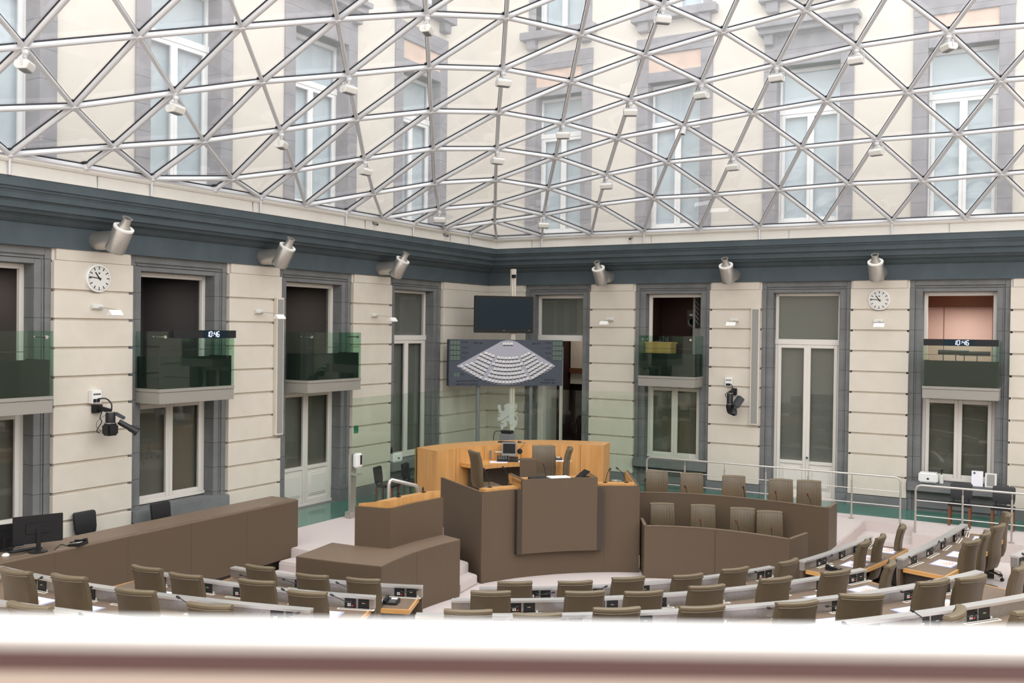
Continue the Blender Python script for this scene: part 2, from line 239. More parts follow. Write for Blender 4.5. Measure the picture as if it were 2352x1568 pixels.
# ================================================================== THE BUILDING
WLEN = {'L': 27.0, 'R': 24.0}
PIL = {'L': [(0, 2.38), (4.71, 6.24), (8.69, 10.21), (12.57, 14.17), (16.55, 18.1)], 'R': [(0, 1.23), (3.34, 4.69), (6.81, 8.17), (10.36, 11.70), (13.83, 15.2)]}
BAY = {'L': [(2.38, 4.71, 'win'), (6.24, 8.69, 'baldoor'), (10.21, 12.57, 'bal'), (14.17, 16.55, 'bal')],
       'R': [(1.23, 3.34, 'open'), (4.69, 6.81, 'bal'), (8.17, 10.36, 'door'), (11.70, 13.83, 'bal')]}
NAME = {'L': 'left', 'R': 'right'}
INS = .28; ZTOP = 5.66; UB, UT = 7.42, 11.35
for sd in 'LR':
    # rusticated piers in cream render, plain pale wall above the cornice
    b = MB()
    for a, e in PIL[sd]:
        a0 = a if a > 0 else (0 if sd == 'L' else -.6)
        l = 0 if a == 0 else .05
        b.wbox(sd, a0+l, e-.05, .05, .6, .74, 5.96)
        b.wbox(sd, a0+l, e-.05, 0.012, .2, 5.745, 5.96); b.wbox(sd, a0, e, .06, .25, 5.7, 5.96)
        for k in range(0, 10):
            z = 5.25-.5*k
            b.wbox(sd, a0, e, 0, .2, z, z+.452 if k else z+.49)
    wl = b.build('wall_'+NAME[sd], M['cream'], bev=.006, seg=1, smooth=False); tag(wl, kind='structure')
    b = MB()
    xs = [0]+sum([[a+INS, e-INS] for a, e, k in BAY[sd]], [])+[WLEN[sd]]
    for i in range(0, len(xs), 2): b.wbox(sd, xs[i], xs[i+1], 0, .5, 5.97, 16.5)
    for a, e, k in BAY[sd]:
        b.wbox(sd, a+INS, e-INS, 0, .5, 5.97, UB); b.wbox(sd, a+INS, e-INS, 0, .5, UT, 13.2)
        b.wbox(sd, a+INS, e-INS, 0, .5, 15.8, 16.5)
    b.build('upper_render', M['creamup'], wl)
    lastp = PIL[sd][-1][1]
    b = MB(); b.wbox(sd, lastp, WLEN[sd], 0, .5, .4, 5.95); b.build('plain_pier', M['cream'], wl)
    # plinth
    b = MB()
    for a, e in PIL[sd]: b.wbox(sd, a-(0 if a == 0 else .02), e+.02, -.03, .3, .44, .735)
    tag(b.build('baseboard_'+NAME[sd], M['stone'], bev=.008), kind='structure')
# frieze, cornice and ivory upstand run round the corner as one band each
def corner_band(prof, name, m, ext=27, bev=0):
    b = MB()
    rings = [[Vector((p, -ext, z)) for p, z in prof], [Vector((p, -p, z)) for p, z in prof], [Vector((24, -p, z)) for p, z in prof]]
    b.loft(rings); return b
CORN = [(-.05, 5.94), (.012, 5.94), (.012, 6.31), (.05, 6.325), (.10, 6.36), (.15, 6.41), (.2, 6.44), (.29, 6.445), (.31, 6.47), (.33, 6.50), (.40, 6.505), (.41, 6.60), (.43, 6.635), (.50, 6.64), (.51, 6.72), (.535, 6.76), (.56, 6.77), (.56, 6.80), (.6, 6.815), (.6, 6.97), (-.05, 6.97)]
tag(corner_band(CORN, 'c', None).build('trim_1', M['dark'], smooth=False), kind='structure')
UPS = [(.50, 6.96), (.62, 6.965), (.60, 7.17), (.64, 7.175), (.67, 7.21), (.67, 7.25), (.5, 7.25)]
up_ = tag(corner_band(UPS, 'u', None).build('trim_2', M['upst'], smooth=False), kind='structure')
b = MB()
for s in [3.0+3.6*i for i in range(4)]:
    b.box(.595, .626, -s-.003, -s+.003, 6.97, 7.17); b.box(s-1.2-.003, s-1.2+.003, -.626, -.595, 6.97, 7.17)
b.build('panel_joint', M['lgrey'], up_)

# ---------------------------------------------------------------- windows, doors and balcony openings
def surround(par, sd, a, e, zb, top=5.95, sill=True, apron=True, blocks=False):
    b = MB()
    for x0, x1, o in ((a-.02, a+INS, 1), (e-INS, e+.02, -1)):
        b.wbox(sd, x0, x1, .13, .62, .44, top)
        w = .1
        if o == 1: b.wbox(sd, x0, x0+.13, .09, .2, .44, top); b.wbox(sd, x0+.14, x0+.17, .105, .2, .44, top-.2)
        else: b.wbox(sd, x1-.13, x1, .09, .2, .44, top); b.wbox(sd, x1-.17, x1-.14, .105, .2, .44, top-.2)
    b.wbox(sd, a+INS, e-INS, .13, .62, ZTOP, top); b.wbox(sd, a+.11, e-.11, .09, .2, top-.14, top); b.wbox(sd, a+.17, e-.17, .105, .2, top-.2, top-.165)
    b.build('stone_surround', M['stone'], par, bev=.008, seg=1, smooth=False)
    if blocks:
        b = MB()
        for x0, x1 in ((a-.01, a+INS+.02), (e-INS-.02, e+.01)): b.wbox(sd, x0, x1, .05, .6, .44, .84)
        b.build('stone_base_block', M['stone'], par, bev=.012)
    if sill:
        b = MB(); b.wbox(sd, a+.02, e-.02, -.08, .6, zb-.24, zb-.02); b.build('stone_sill', M['stone'], par, bev=.012)
        b = MB(); b.wbox(sd, a+.05, e-.05, .14, .6, .44, zb-.24); b.wbox(sd, a+.2, e-.2, .09, .2, .56, .74); b.build('stone_apron', M['stone'], par)
def casement(par, sd, x0, x1, z0, z1, d, fw=.075, leaf=2, panel=0, top=None, pane='wing', back='blind', fmat='white'):
    """white frame x0..x1, z0..z1; leaf casements; optional solid bottom panel up to panel; optional transom pane from top"""
    b = MB()
    b.wbox(sd, x0, x0+fw, d, d+.09, z0, z1); b.wbox(sd, x1-fw, x1, d, d+.09, z0, z1); b.wbox(sd, x0+fw, x1-fw, d, d+.09, z1-fw, z1); b.wbox(sd, x0, x1, d-.03, d+.085, z0, z0+.07)
    zt = z1-fw
    if top: b.wbox(sd, x0, x1, d-.03, d+.085, top, top+.14); zt = top
    b.build('window_frame', M[fmat], par, bev=.008, seg=1)
    cells = []
    L = (x1-x0-2*fw)/leaf
    for i in range(leaf):
        xa, xb = x0+fw+i*L, x0+fw+(i+1)*L
        b = MB(); s = .085
        b.wbox(sd, xa, xa+s, d-.015, d+.05, z0+.07, zt); b.wbox(sd, xb-s, xb, d-.015, d+.05, z0+.07, zt)
        b.wbox(sd, xa+s, xb-s, d-.015, d+.05, zt-s, zt); zb = max(z0+.07, panel)
        b.wbox(sd, xa+s, xb-s, d-.015, d+.05, zb, zb+s)
        if panel:
            b.wbox(sd, xa+s, xb-s, d+.01, d+.05, z0+.07, panel); b.wbox(sd, xa+s, xb-s, d-.015, d+.05, z0+.07, z0+.17)
            b.wbox(sd, xa+s+.06, xb-s-.06, d-.01, d+.03, z0+.24, panel-.08); b.wbox(sd, xa+s+.1, xb-s-.1, d-.025, d+.03, z0+.28, panel-.13)
        sh = b.build('sash', M[fmat], par, bev=.007, seg=1)
        b = MB(); b.wbox(sd, xa+s-.01, xb-s+.01, d+.02, d+.028, zb+s-.01, zt-s+.01); b.build('pane', M[pane], sh)
    if top:
        b = MB(); b.wbox(sd, x0+fw-.01, x1-fw+.01, d+.03, d+.038, top+.13, z1-fw+.01); b.build('pane', M[pane], par)
    b = MB(); b.wbox(sd, x0+.02, x1-.02, d+.13, d+.14, max(z0, panel), z1); b.build('roller_blind', M[back], par)
def balcony(sd, x0, x1, p, label, grp='glazed viewing balconies'):
    mid = Vector((p/2, -(x0+x1)/2, 3.2)) if sd == 'L' else Vector(((x0+x1)/2, -p/2, 3.2))
    t = empty('balcony', mid, 0, label, 'balcony', grp)
    b = MB(); b.wbox(sd, x0, x1, -p, .3, 3.19, 3.40); b.wbox(sd, x0-.008, x1+.008, -p-.01, .3, 3.405, 3.465); b.build('slab', M['slab'], t, bev=.004, seg=1)
    b = MB(); b.wbox(sd, x0, x1, -p-.002, -p+.012, 3.47, 4.53); b.build('front_glass', M['balg'], t)
    for x in (x0, x1-.012):
        b = MB(); b.wbox(sd, x, x+.012, -p+.014, .12, 3.47, 4.53); b.build('side_glass', M['balg'], t)
    b = MB(); b.wbox(sd, x0+.03, x1-.03, -p+.045, -p+.085, 3.47, 4.06); b.wbox(sd, x0+.03, x0+.06, -p+.086, .1, 3.47, 4.059); b.wbox(sd, x1-.06, x1-.03, -p+.086, .1, 3.47, 4.059); b.build('parapet_panel', M['parap'], t)
    b = MB(); b.wbox(sd, x0+.03, x1-.03, -p+.03, -p+.04, 4.19, 4.2); b.build('inner_rail', M['dgrey'], t)
    ax = Vector((1, 0, 0)) if sd == 'L' else Vector((0, -1, 0))
    for x in (x0+.12, x1-.12):
        c = Vector((p, -x, 4.43)) if sd == 'L' else Vector((x, -p, 4.43))
        b = MB(); b.lathe(c+ax*.012, -ax, [(.03, 0), (.03, .03), (.012, .03), (.012, .32), (.02, .32), (.02, .34)], 10); b.build('glass_clamp', M['chrome'], t)
    return t
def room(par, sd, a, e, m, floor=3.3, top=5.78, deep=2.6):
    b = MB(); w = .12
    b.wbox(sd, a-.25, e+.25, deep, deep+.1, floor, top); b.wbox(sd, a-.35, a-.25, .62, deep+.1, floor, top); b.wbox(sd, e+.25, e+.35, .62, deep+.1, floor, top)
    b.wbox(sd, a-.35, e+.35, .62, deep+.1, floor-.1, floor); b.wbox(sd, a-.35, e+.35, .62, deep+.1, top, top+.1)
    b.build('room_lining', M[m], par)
nw = nd = 0
for sd in 'LR':
    for i, (a, e, k) in enumerate(BAY[sd]):
        d = .40 if sd == 'L' else .36
        x0, x1 = a+INS, e-INS
        org = Vector((0, -(a+e)/2, .48)) if sd == 'L' else Vector(((a+e)/2, 0, .48))
        if k in ('door', 'open', 'baldoor'):
            nd += 1; w = empty('door_%d' % nd, org, kind='structure')
        else:
            nw += 1; w = empty('window_%d' % nw, org, kind='structure')
        if k == 'win':
            surround(w, sd, a, e, 1.2); casement(w, sd, x0, x1, 1.2, ZTOP, d, top=4.32)
        elif k == 'door':
            surround(w, sd, a, e, .5, sill=False, blocks=True); casement(w, sd, x0, x1, .46, ZTOP, d, top=4.35, panel=1.32)
            b = MB(); b.lathe(at(0, 0, 0)*0+Vector(((a+e)/2+.05, d-.02, 1.5)), (0, -1, 0), [(.012, 0), (.012, .05), (.03, .055), (.03, .07)], 8); b.build('door_handle', M['chrome'], w)
        elif k == 'open':   # door standing open under a fixed top light; the lit lobby shows behind
            surround(w, sd, a, e, .5, sill=False, blocks=True)
            b = MB(); f = .085
            b.wbox(sd, x0, x0+f, d, d+.09, .46, ZTOP); b.wbox(sd, x1-f, x1, d, d+.09, .46, ZTOP); b.wbox(sd, x0+f, x1-f, d, d+.09, ZTOP-.1, ZTOP); b.wbox(sd, x0, x1, d-.03, d+.085, 4.33, 4.5)
            b.build('window_frame', M['white'], w, bev=.008, seg=1)
            b = MB(); b.wbox(sd, x0+f, x1-f, d+.03, d+.04, 4.5, ZTOP-.1); b.build('pane', M['wing'], w)
            b = MB(); b.wbox(sd, x0+.02, x1-.02, d+.13, d+.14, 4.45, ZTOP); b.build('roller_blind', M['blind'], w)
            b = MB(); b.box(x0+.09, x0+.17, d+.02, d+.9, .5, 4.3); lf = b.build('door_leaf', M['white'], w, bev=.006, seg=1)
            b = MB(); b.box(x0+.62, x0+.70, d+.2, d+.26, .5, 4.25); b.box(x0+.12, x0+.16, d+.2, d+.26, .5, 4.25); b.box(x0+.12, x0+.7, d+.2, d+.26, 4.17, 4.25); b.build('inner_leaf_frame', M['white'], w)
            b = MB(); b.box(x0+.16, x0+.62, d+.22, d+.23, .5, 4.17); b.build('inner_leaf_glass', M['wing'], w)
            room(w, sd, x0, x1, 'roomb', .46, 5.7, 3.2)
            b = MB(); b.box(x0-.2, x1+.3, 2.9, 3.19, 2.95, 4.6); b.build('lobby_wall', M['cream'], w)
            b = MB(); b.box(x0-.2, x1+.3, 2.82, 2.9, 3.3, 3.45); b.build('lobby_band', M['brownleg'], w)
        elif k in ('bal', 'baldoor'):
            door = k == 'baldoor'
            surround(w, sd, a, e, 1.2, sill=not door, blocks=door)
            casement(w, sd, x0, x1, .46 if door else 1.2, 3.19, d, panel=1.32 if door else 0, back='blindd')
            b = MB(); f = .085
            b.wbox(sd, x0, x0+f, d, d+.09, 3.19, ZTOP); b.wbox(sd, x1-f, x1, d, d+.09, 3.19, ZTOP); b.wbox(sd, x0+f, x1-f, d, d+.09, ZTOP-.09, ZTOP); b.build('opening_frame', M['white'], w, bev=.008, seg=1)
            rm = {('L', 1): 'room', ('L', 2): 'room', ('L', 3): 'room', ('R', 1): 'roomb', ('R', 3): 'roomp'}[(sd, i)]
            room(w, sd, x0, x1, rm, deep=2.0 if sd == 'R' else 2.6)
            if (sd, i) == ('L', 1):
                b = MB(); b.box(-2.59, -2.5, -8.2, -7.0, 3.3, 5.4); b.box(-2.5, -2.48, -7.75, -7.7, 4.3, 4.6); b.build('olive_cupboard_door', M['olivew'], w)
        if k in ('door', 'open', 'baldoor'):
            b = MB(); b.wbox(sd, a-.02, e+.02, -.05, .75, .3, .474); b.build('stone_threshold', M['stone'], w)
        # storey above, seen through the dome
        nw += 1; u = empty('window_%d' % nw, org+Vector((0, 0, UB-.48)), kind='structure')
        b = MB()
        for xa, xb in ((a, a+INS+.04), (e-INS-.04, e)): b.wbox(sd, xa, xb, -.06, .5, 6.98, 12.5)
        b.wbox(sd, a+INS+.04, e-INS-.04, -.06, .5, UT, 11.62); b.wbox(sd, a-.01, e+.01, -.075, .4, 12.1, 12.55); b.wbox(sd, a+.1, e-.1, -.1, .4, UB-.2, UB-.03)
        hood = (sd, i) in (('R', 2), ('L', 1), ('L', 3))
        if hood:
            b.wbox(sd, a+.2, e-.2, -.05, .3, 11.6, 12.1)
            b.wbox(sd, a-.1, e+.1, -.3, .1, 12.15, 12.3); b.wbox(sd, a-.16, e+.16, -.4, .1, 12.3, 12.42)
            for xa in (a+.02, e-.24): b.wbox(sd, xa, xa+.22, -.22, .1, 11.9, 12.16)
        b.build('stone_surround', M['stoneup'], u, bev=.01, seg=1, smooth=False)
        if not hood:
            b = MB(); b.wbox(sd, a+INS+.03, e-INS-.03, -.02, .3, 11.62, 12.1); b.build('render_panel', M['pink'], u)
        casement(u, sd, x0, x1, UB, UT, .34, fw=.09, top=10.2, back='curtain', fmat='whitew')
        nw += 1; u3 = empty('window_%d' % nw, org+Vector((0, 0, 12.7)), kind='structure')
        b = MB(); b.wbox(sd, a-.12, e+.12, -.28, .2, 12.98, 13.2)
        for xa in (a+.05, e-.35): b.wbox(sd, xa, xa+.3, -.2, .1, 12.72, 12.98)
        for xa, xb in ((a+.05, a+INS), (e-INS, e-.05)): b.wbox(sd, xa, xb, -.05, .45, 13.2, 15.9)
        b.build('stone_surround', M['stoneup'], u3, bev=.01, seg=1, smooth=False)
        casement(u3, sd, x0, x1, 13.2, 15.8, .3, fw=.09, back='curtain', fmat='whitew')
BL = [balcony('L', 6.62, 8.44, .55, 'glazed balcony above the panelled white double door on the left wall'),
      balcony('L', 10.60, 12.42, .55, 'glazed balcony with a lit digital clock on the left wall'),
      balcony('L', 14.56, 16.4, .55, 'glazed balcony cut off by the left edge of the photo')]
BR = [balcony('R', 5.05, 6.62, .55, 'glazed balcony with a yellow desk and loudspeaker behind it'),
      balcony('R', 12.08, 13.66, .55, 'glazed balcony of the salmon lit room with a digital clock')]
# ---------------------------------------------------------------- far side of the hall (behind and beside the gallery)
b = MB(); b.box(24, 24.5, -27, .5, -.3, 8.6); tag(b.build('wall_east', M['cream']), kind='structure')
b = MB(); b.box(-.5, 24.5, -29.5, -29, -.3, 8.6); tag(b.build('wall_south', M['cream']), kind='structure')
# ---------------------------------------------------------------- floors
fl = empty('floor', (8, -10, 0), kind='structure')
b = MB(); b.box(-.6, 24, -29, .6, -.3, 0); b.build('well_carpet', M['carpet'], fl)
WALK = [(0.0, .6), (0.0, -17.5), (1.6, -17.5), (1.6, -10.74), (2.33, -10.74), (2.34, -10.87), (4.6, -10.87), (4.6, -10.2), (5.0, -9.2), (4.6, -8.0), (6.6, -6.0), (7.45, -5.8), (9.0, -5.3), (11.08, -5.42), (11.1, -1.9), (12.15, -1.9), (12.2, -2.83), (23.9, -2.83), (23.9, .6)]
def inset_walk(o):
    return WALK
b = MB(); b.prism(WALK, -.05, .48); b.build('walkway', M['carpet'], fl, bev=.02)
b = MB(); b.box(-.1, 1.2, -17.4, -.1, .47, .486); b.box(-.1, 23.8, -1.3, .1, .47, .4865); b.build('glass_floor_strip', M['gfloor'], fl)
# steps down from the walkway
b = MB(); b.box(2.37, 4.4, -11.23, -10.7, 0, .31); b.box(2.37, 4.4, -11.58, -10.7, 0, .155); b.build('left_step', M['carpet'], fl, bev=.03)
b = MB(); b.box(11.06, 12.25, -2.85, -1.8, 0, .24); b.build('right_step', M['carpet'], fl, bev=.03)
HC = Vector((3.67, -5.8, 0))
def sector(r0, r1, a0, a1, n=60):
    P = []
    for r, seq in ((r0, range(n+1)), (r1, range(n, -1, -1))):
        for k in seq:
            a = a0+(a1-a0)*k/n
            P.append((max(2.5, HC.x+r*math.sin(a)), min(-2.95, HC.y-r*math.cos(a))))
    return P
for nm, r, z in (('second_tier', 9.45, .34), ('third_tier', 11.22, .68), ('fourth_tier', 12.98, 1.02)):
    b = MB(); b.prism(sector(r, 16.2+z*.2, rad(-12), rad(100)), -.02+z*.01, z); b.build(nm, M['carpet'], fl, bev=.02)
# ================================================================== THE GLASS DOME
import numpy as np
D = json.loads(DOME)
Q = (4.4372, 12.343, 11.49, 7.28, .65)
def dz(x, y):
    f = lambda v: 1-(1-min(max(v, 0), 1))**2
    return Q[3]+Q[0]*f((x-Q[4])/Q[1])*f((-y-Q[4])/Q[2])
def dn(p):
    h = .2; gx = (dz(p.x+h, p.y)-dz(p.x-h, p.y))/(2*h); gy = (dz(p.x, p.y+h)-dz(p.x, p.y-h))/(2*h)
    return Vector((-gx, -gy, 1)).normalized()
NO = [Vector(p) for p in D['nodes']]; NN = [dn(p) for p in NO]
dome = tag(empty('ceiling', (8, -9, 7.28)), kind='structure')
def two_mats(o, m2, n1):
    o.data.materials.append(m2)
    for i, p in enumerate(o.data.polygons): p.material_index = 0 if i < n1 else 1
rest = MB(); rg = MB()
for k, (i, j) in enumerate(D['bars']):
    a, c = NO[i], NO[j]; up = (NN[i]+NN[j])/2; t = (c-a).normalized()
    b = MB() if k < 100 else rest; g = MB() if k < 100 else rg
    x = t.cross(up).normalized(); y = x.cross(t).normalized()
    pr = [(-.024, .035), (.024, .035), (.033, .01), (.033, -.03), (.018, -.046), (-.018, -.046), (-.033, -.03), (-.033, .01)]
    b.loft([[a+x*u+y*v for u, v in pr], [c+x*u+y*v for u, v in pr]])
    g.bar(a+t*.1+y*.048, c-t*.1+y*.048, .062, .022, up)
    if k < 100:
        o = b.build('dome_bar', M['barm'], dome); g.build('bar_gasket', M['gasket'], o)
tag(rest.build('dome_bar', M['barm'], dome), kind='stuff'); tag(rg.build('bar_gasket', M['gasket'], dome), kind='stuff')
b = MB(); g = MB()
for p, n in zip(NO, NN):
    b.lathe(p-n*.065, n, [(.045, 0), (.055, .015), (.055, .1)], 10); g.lathe(p+n*.045, n, [(.095, 0), (.095, .025)], 8)
tag(b.build('node_joint', M['barm'], dome), kind='stuff'); tag(g.build('node_gasket', M['gasket'], dome), kind='stuff')
b = MB(); b.add([p+n*.062 for p, n in zip(NO, NN)], [tuple(t) for t in D['tris']]); b.build('glass_panes', M['domeg'], dome)
# short posts from the ring to the cornice and node ends on the ring
b = MB()
for q, i in enumerate(D['ring']):
    p = NO[i]
    if q % 2 == 0: b.tube([(p.x, p.y, 7.3), (p.x, p.y, 6.96)], .022, 8)
b.build('ring_post', M['barm'], dome)
# ------------------------------------------------------------------ floodlights on the dome nodes
ORD = ['first', 'second', 'third', 'fourth', 'fifth', 'sixth', 'seventh', 'eighth', 'ninth', 'tenth', 'eleventh', 'twelfth', 'thirteenth', 'fourteenth', 'fifteenth', 'sixteenth', 'seventeenth', 'eighteenth', 'nineteenth', 'twentieth', 'twenty-first', 'twenty-second']
def pix(P):
    d = Vector(P)-CAM; z = d.dot(FW); return 1176+FPX*d.dot(RT)/z, 784-FPX*d.dot(UP)/z
fproto = empty('floodlight', (0, 0, 0))
b = MB(); b.lathe((0, 0, 0), (0, 0, -1), [(.05, 0), (.05, .05), (.03, .08), (.02, .12)], 10); b.build('mount', M['barm'], fproto)
b = MB(); b.tube([(.15, 0, -.24), (.15, 0, -.12), (-.15, 0, -.12), (-.15, 0, -.24)], .01, 6); b.build('yoke', M['barm'], fproto)
b = MB(); b.loft([[Vector((x, y, z)) for y, z in ((-.09, -.17), (.07, -.15), (.1, -.2), (.06, -.28), (-.07, -.29), (-.11, -.24))] for x in (-.14, .14)]); b.build('housing', M['pale'], fproto, bev=.008)
b = MB(); b.box(-.12, .12, -.05, .05, -.292, -.286); b.build('lens', M['grey'], fproto)
sp = sorted(D['spots'], key=lambda i: pix(NO[i])[0])
for k, i in enumerate(sp):
    o = fproto if k == 0 else copy_tree(fproto)
    o.location = NO[i]-NN[i]*.06; d = Vector((9, -9, 0))-NO[i]; o.rotation_euler = (0, 0, math.atan2(-d.x, d.y)+random.uniform(-.5, .5))
    tag(o, 'small white floodlight under a dome node, %s from the left of the floodlights' % ORD[k], 'floodlight', 'floodlights hanging under the glass dome')
i = D['sensor']; s = empty('dome_sensor', NO[i]-NN[i]*.05, 0, 'short ivory tube with a brown lens under a dome node between the floodlights', 'sensor')
b = MB(); b.lathe(NO[i]-NN[i]*.05, (-.1, -.3, -1), [(.06, 0), (.06, .16), (.045, .16), (.045, .1)], 12); b.build('tube', M['barm'], s)
b = MB(); b.lathe(NO[i]-NN[i]*.05+Vector((-.012, -.04, -.12)), (-.1, -.3, -1), [(.044, 0), (.044, .02)], 12); b.build('lens', M['brownleg'], s)
# ------------------------------------------------------------------ little cameras on the upstand
for (x, y, L, w) in ((861, 519, 1, 'left of the three on the ivory upstand'), (1023, 545, 1, 'on the ivory upstand just left of the room corner'), (1449, 551, 0, 'on the ivory upstand of the right wall')):
    P = atL(x, y, .66) if L else atR(x, y, -.66); dr = Vector((1, 0, 0)) if L else Vector((0, -1, 0))
    P.z = 7.12
    c = empty('security_camera', P, 0, 'tiny black and white camera '+w, 'camera', 'tiny cameras on the upstand')
    b = MB(); b.cbox(P-dr*.05+Vector((0, 0, -.08)), .06, .06, .12); b.build('bracket', M['pale'], c)
    b = MB(); b.lathe(P+dr*.0, dr+Vector((.0, 0, -.3)), [(.03, -.06), (.035, .05), (.03, .08)], 10); b.build('body', M['grey'], c)
    b = MB(); b.lathe(P+dr*.078+Vector((0, 0, -.024)), dr+Vector((0, 0, -.3)), [(.024, 0), (.024, .012)], 10); b.build('lens', M['black'], c)
# ------------------------------------------------------------------ fixtures on the walls
def wdir(sd): return (Vector((1, 0, 0)), Vector((0, 1, 0))) if sd == 'L' else (Vector((0, -1, 0)), Vector((1, 0, 0)))   # out of the wall, along it (image right)
def wp(sd, s, o, z): return Vector((o, -s, z)) if sd == 'L' else Vector((s, -o, z))
k = 0
WHERE = ['high on the frieze above the left wall clock', 'on the frieze above the tall grey loudspeaker of the left wall', 'on the frieze nearest the room corner on the left wall', 'on the frieze nearest the room corner on the right wall', 'on the frieze above the grey loudspeaker of the right wall', 'on the frieze above the right wall clock']
for sd, s in (('L', 13.35), ('L', 9.3), ('L', 5.25), ('R', 3.92), ('R', 7.46), ('R', 11.04)):
    out, al = wdir(sd); P = wp(sd, s, 0, 6.13)
    t = empty('ventilation_nozzle', P, 0, 'steel air nozzle '+WHERE[k], 'air nozzle', 'steel air nozzles along the frieze'); k += 1
    b = MB(); b.lathe(P-out*.02, out, [(.2, 0), (.2, .03), (.165, .03), (.165, .62)], 24); b.build('duct', M['steel'], t, smooth=True)
    ax = (out*.62+Vector((0, 0, 1))).normalized(); c = P+out*.6-ax*.22
    b = MB(); b.lathe(c, ax, [(.1, -.03), (.165, 0), (.172, .03), (.172, .44), (.165, .45)], 24); b.build('drum', M['steel'], t, smooth=True)
    b = MB(); b.lathe(c, ax, [(.178, .435), (.178, .468), (.118, .468), (.118, .44)], 24); b.build('flange', M['lampw'], t, smooth=True)
    b = MB(); b.lathe(c, ax, [(.115, .44), (.078, .55), (.078, .64), (.088, .65), (.072, .65), (.066, .5)], 20, caps=False); b.build('nozzle', M['steel'], t, smooth=True)
    b = MB(); b.lathe(c, ax, [(.0655, .61), (.0655, .615)], 20); b.build('nozzle_shade_disc', M['blackm'], t)  # black disc in the pipe, stands for the shade inside its mouth
# round clocks at 10:46
for sd, s, w in (('L', 13.34, 'left wall under a steel air nozzle'), ('R', 11.03, 'right wall under a steel air nozzle')):
    out, al = wdir(sd); P = wp(sd, s, .0, 5.465); U = Vector((0, 0, 1))
    t = empty('wall_clock', P, 0, 'round white wall clock on the '+w, 'clock', 'round wall clocks')
    b = MB(); b.lathe(P, out, [(.245, 0), (.245, .055), (.225, .06)], 40); b.build('case', M['whitew'], t, smooth=True)
    b = MB(); b.lathe(P+out*.058, out, [(.226, 0), (.226, .006)], 40); b.build('dial', M['pale'], t)
    b = MB()
    for h in range(60):
        a = 2*PI*h/60; v = al*math.sin(a)+U*math.cos(a); big = h % 5 == 0
        b.bar(P+out*.066+v*(.155 if big else .2), P+out*.066+v*.212, .016 if big else .005, .003, out)
    v = P+out*.067+U*.09; b.lathe(v, out, [(.016, 0), (.016, .003)], 8); b.build('hour_marks', M['ink'], t)
    for ang, ln, w_, n in ((rad(323), .13, .02, 'hour_hand'), (rad(276), .2, .014, 'minute_hand')):
        v = al*math.sin(ang)+U*math.cos(ang); b = MB(); b.bar(P+out*.072-v*.045, P+out*.072+v*ln, w_, .004, out); b.build(n, M['ink'], t)
    b = MB(); b.lathe(P+out*.068, out, [(.018, 0), (.018, .01)], 12); b.build('hub', M['ink'], t)
# little reading lamps on arms
WH = {('L', 0): 'under the left wall clock', ('L', 1): 'left of the tall loudspeaker on the left wall', ('L', 2): 'on the left wall pier nearest the corner', ('R', 0): 'on the right wall pier nearest the corner', ('R', 1): 'left of the tall loudspeaker on the right wall', ('R', 2): 'under the right wall clock'}
for sd, lst in (('L', ((13.35, 13.34, .5), (9.41, 9.3, .52), (5.47, 5.34, .5))), ('R', ((3.97, 3.99, .45), (7.49, 7.53, .45), (11.02, 11.1, .45)))):
    for q, (s, s2, o) in enumerate(lst):
        out, al = wdir(sd); P = wp(sd, s, 0, 4.96); H = wp(sd, s2, o, 4.86)
        t = empty('wall_lamp', P, 0, 'small white hooded lamp '+WH[sd, q], 'wall lamp', 'small hooded wall lamps')
        b = MB(); m = [al*-.11, al*.11]
        tri = lambda c, hw, hh, dp: [[c+al*x+out*u+Vector((0, 0, z)) for u, z in ((0, -hh), (dp, -hh*.5), (dp, hh*.2), (0, hh))] for x in (-hw, hw)]
        b.loft(tri(P, .11, .055, .08)); b.build('wall_box', M['pale'], t, bev=.006)
        b = MB(); b.tube([P+out*.05, H+Vector((0, 0, .05))], .006, 6); b.tube([P+out*.05+al*.03, H+al*.03+Vector((0, 0, .05))], .006, 6); b.build('arm', M['steel'], t)
        b = MB(); b.loft([[H+al*x+out*u+Vector((0, 0, z)) for u, z in ((-.07, -.05), (.07, -.05), (.06, -.02), (.0, .05), (-.06, -.02))] for x in (-.12, .12)]); b.build('lamp_hood', M['lampw'], t, bev=.004)
        b = MB(); b.cbox(H+Vector((0, 0, -.052)), .2 if sd == 'R' else .1, .1 if sd == 'R' else .2, .006); b.build('diffuser', M['frost'], t)
# column loudspeakers
for sd, s, w in (('L', 8.82, 'left'), ('R', 8.05, 'right')):
    out, al = wdir(sd); P = wp(sd, s, 0, 2.28)
    t = empty('column_loudspeaker', P, 0, 'tall thin grey column loudspeaker on the %s wall pier' % w, 'loudspeaker', 'column loudspeakers')
    b = MB(); b.wbox(sd, s-.115, s+.115, -.09, 0, 2.28, 5.28); b.build('cabinet', M['cream'], t, bev=.006)
    b = MB(); b.wbox(sd, s-.08, s+.08, -.1, -.085, 2.32, 5.24); b.build('grille', M['lgrey'], t)
    for z in (2.6, 4.95): b = MB(); b.wbox(sd, s-.03, s+.03, -.01, .03, z, z+.08); b.build('wall_bracket', M['grey'], t)
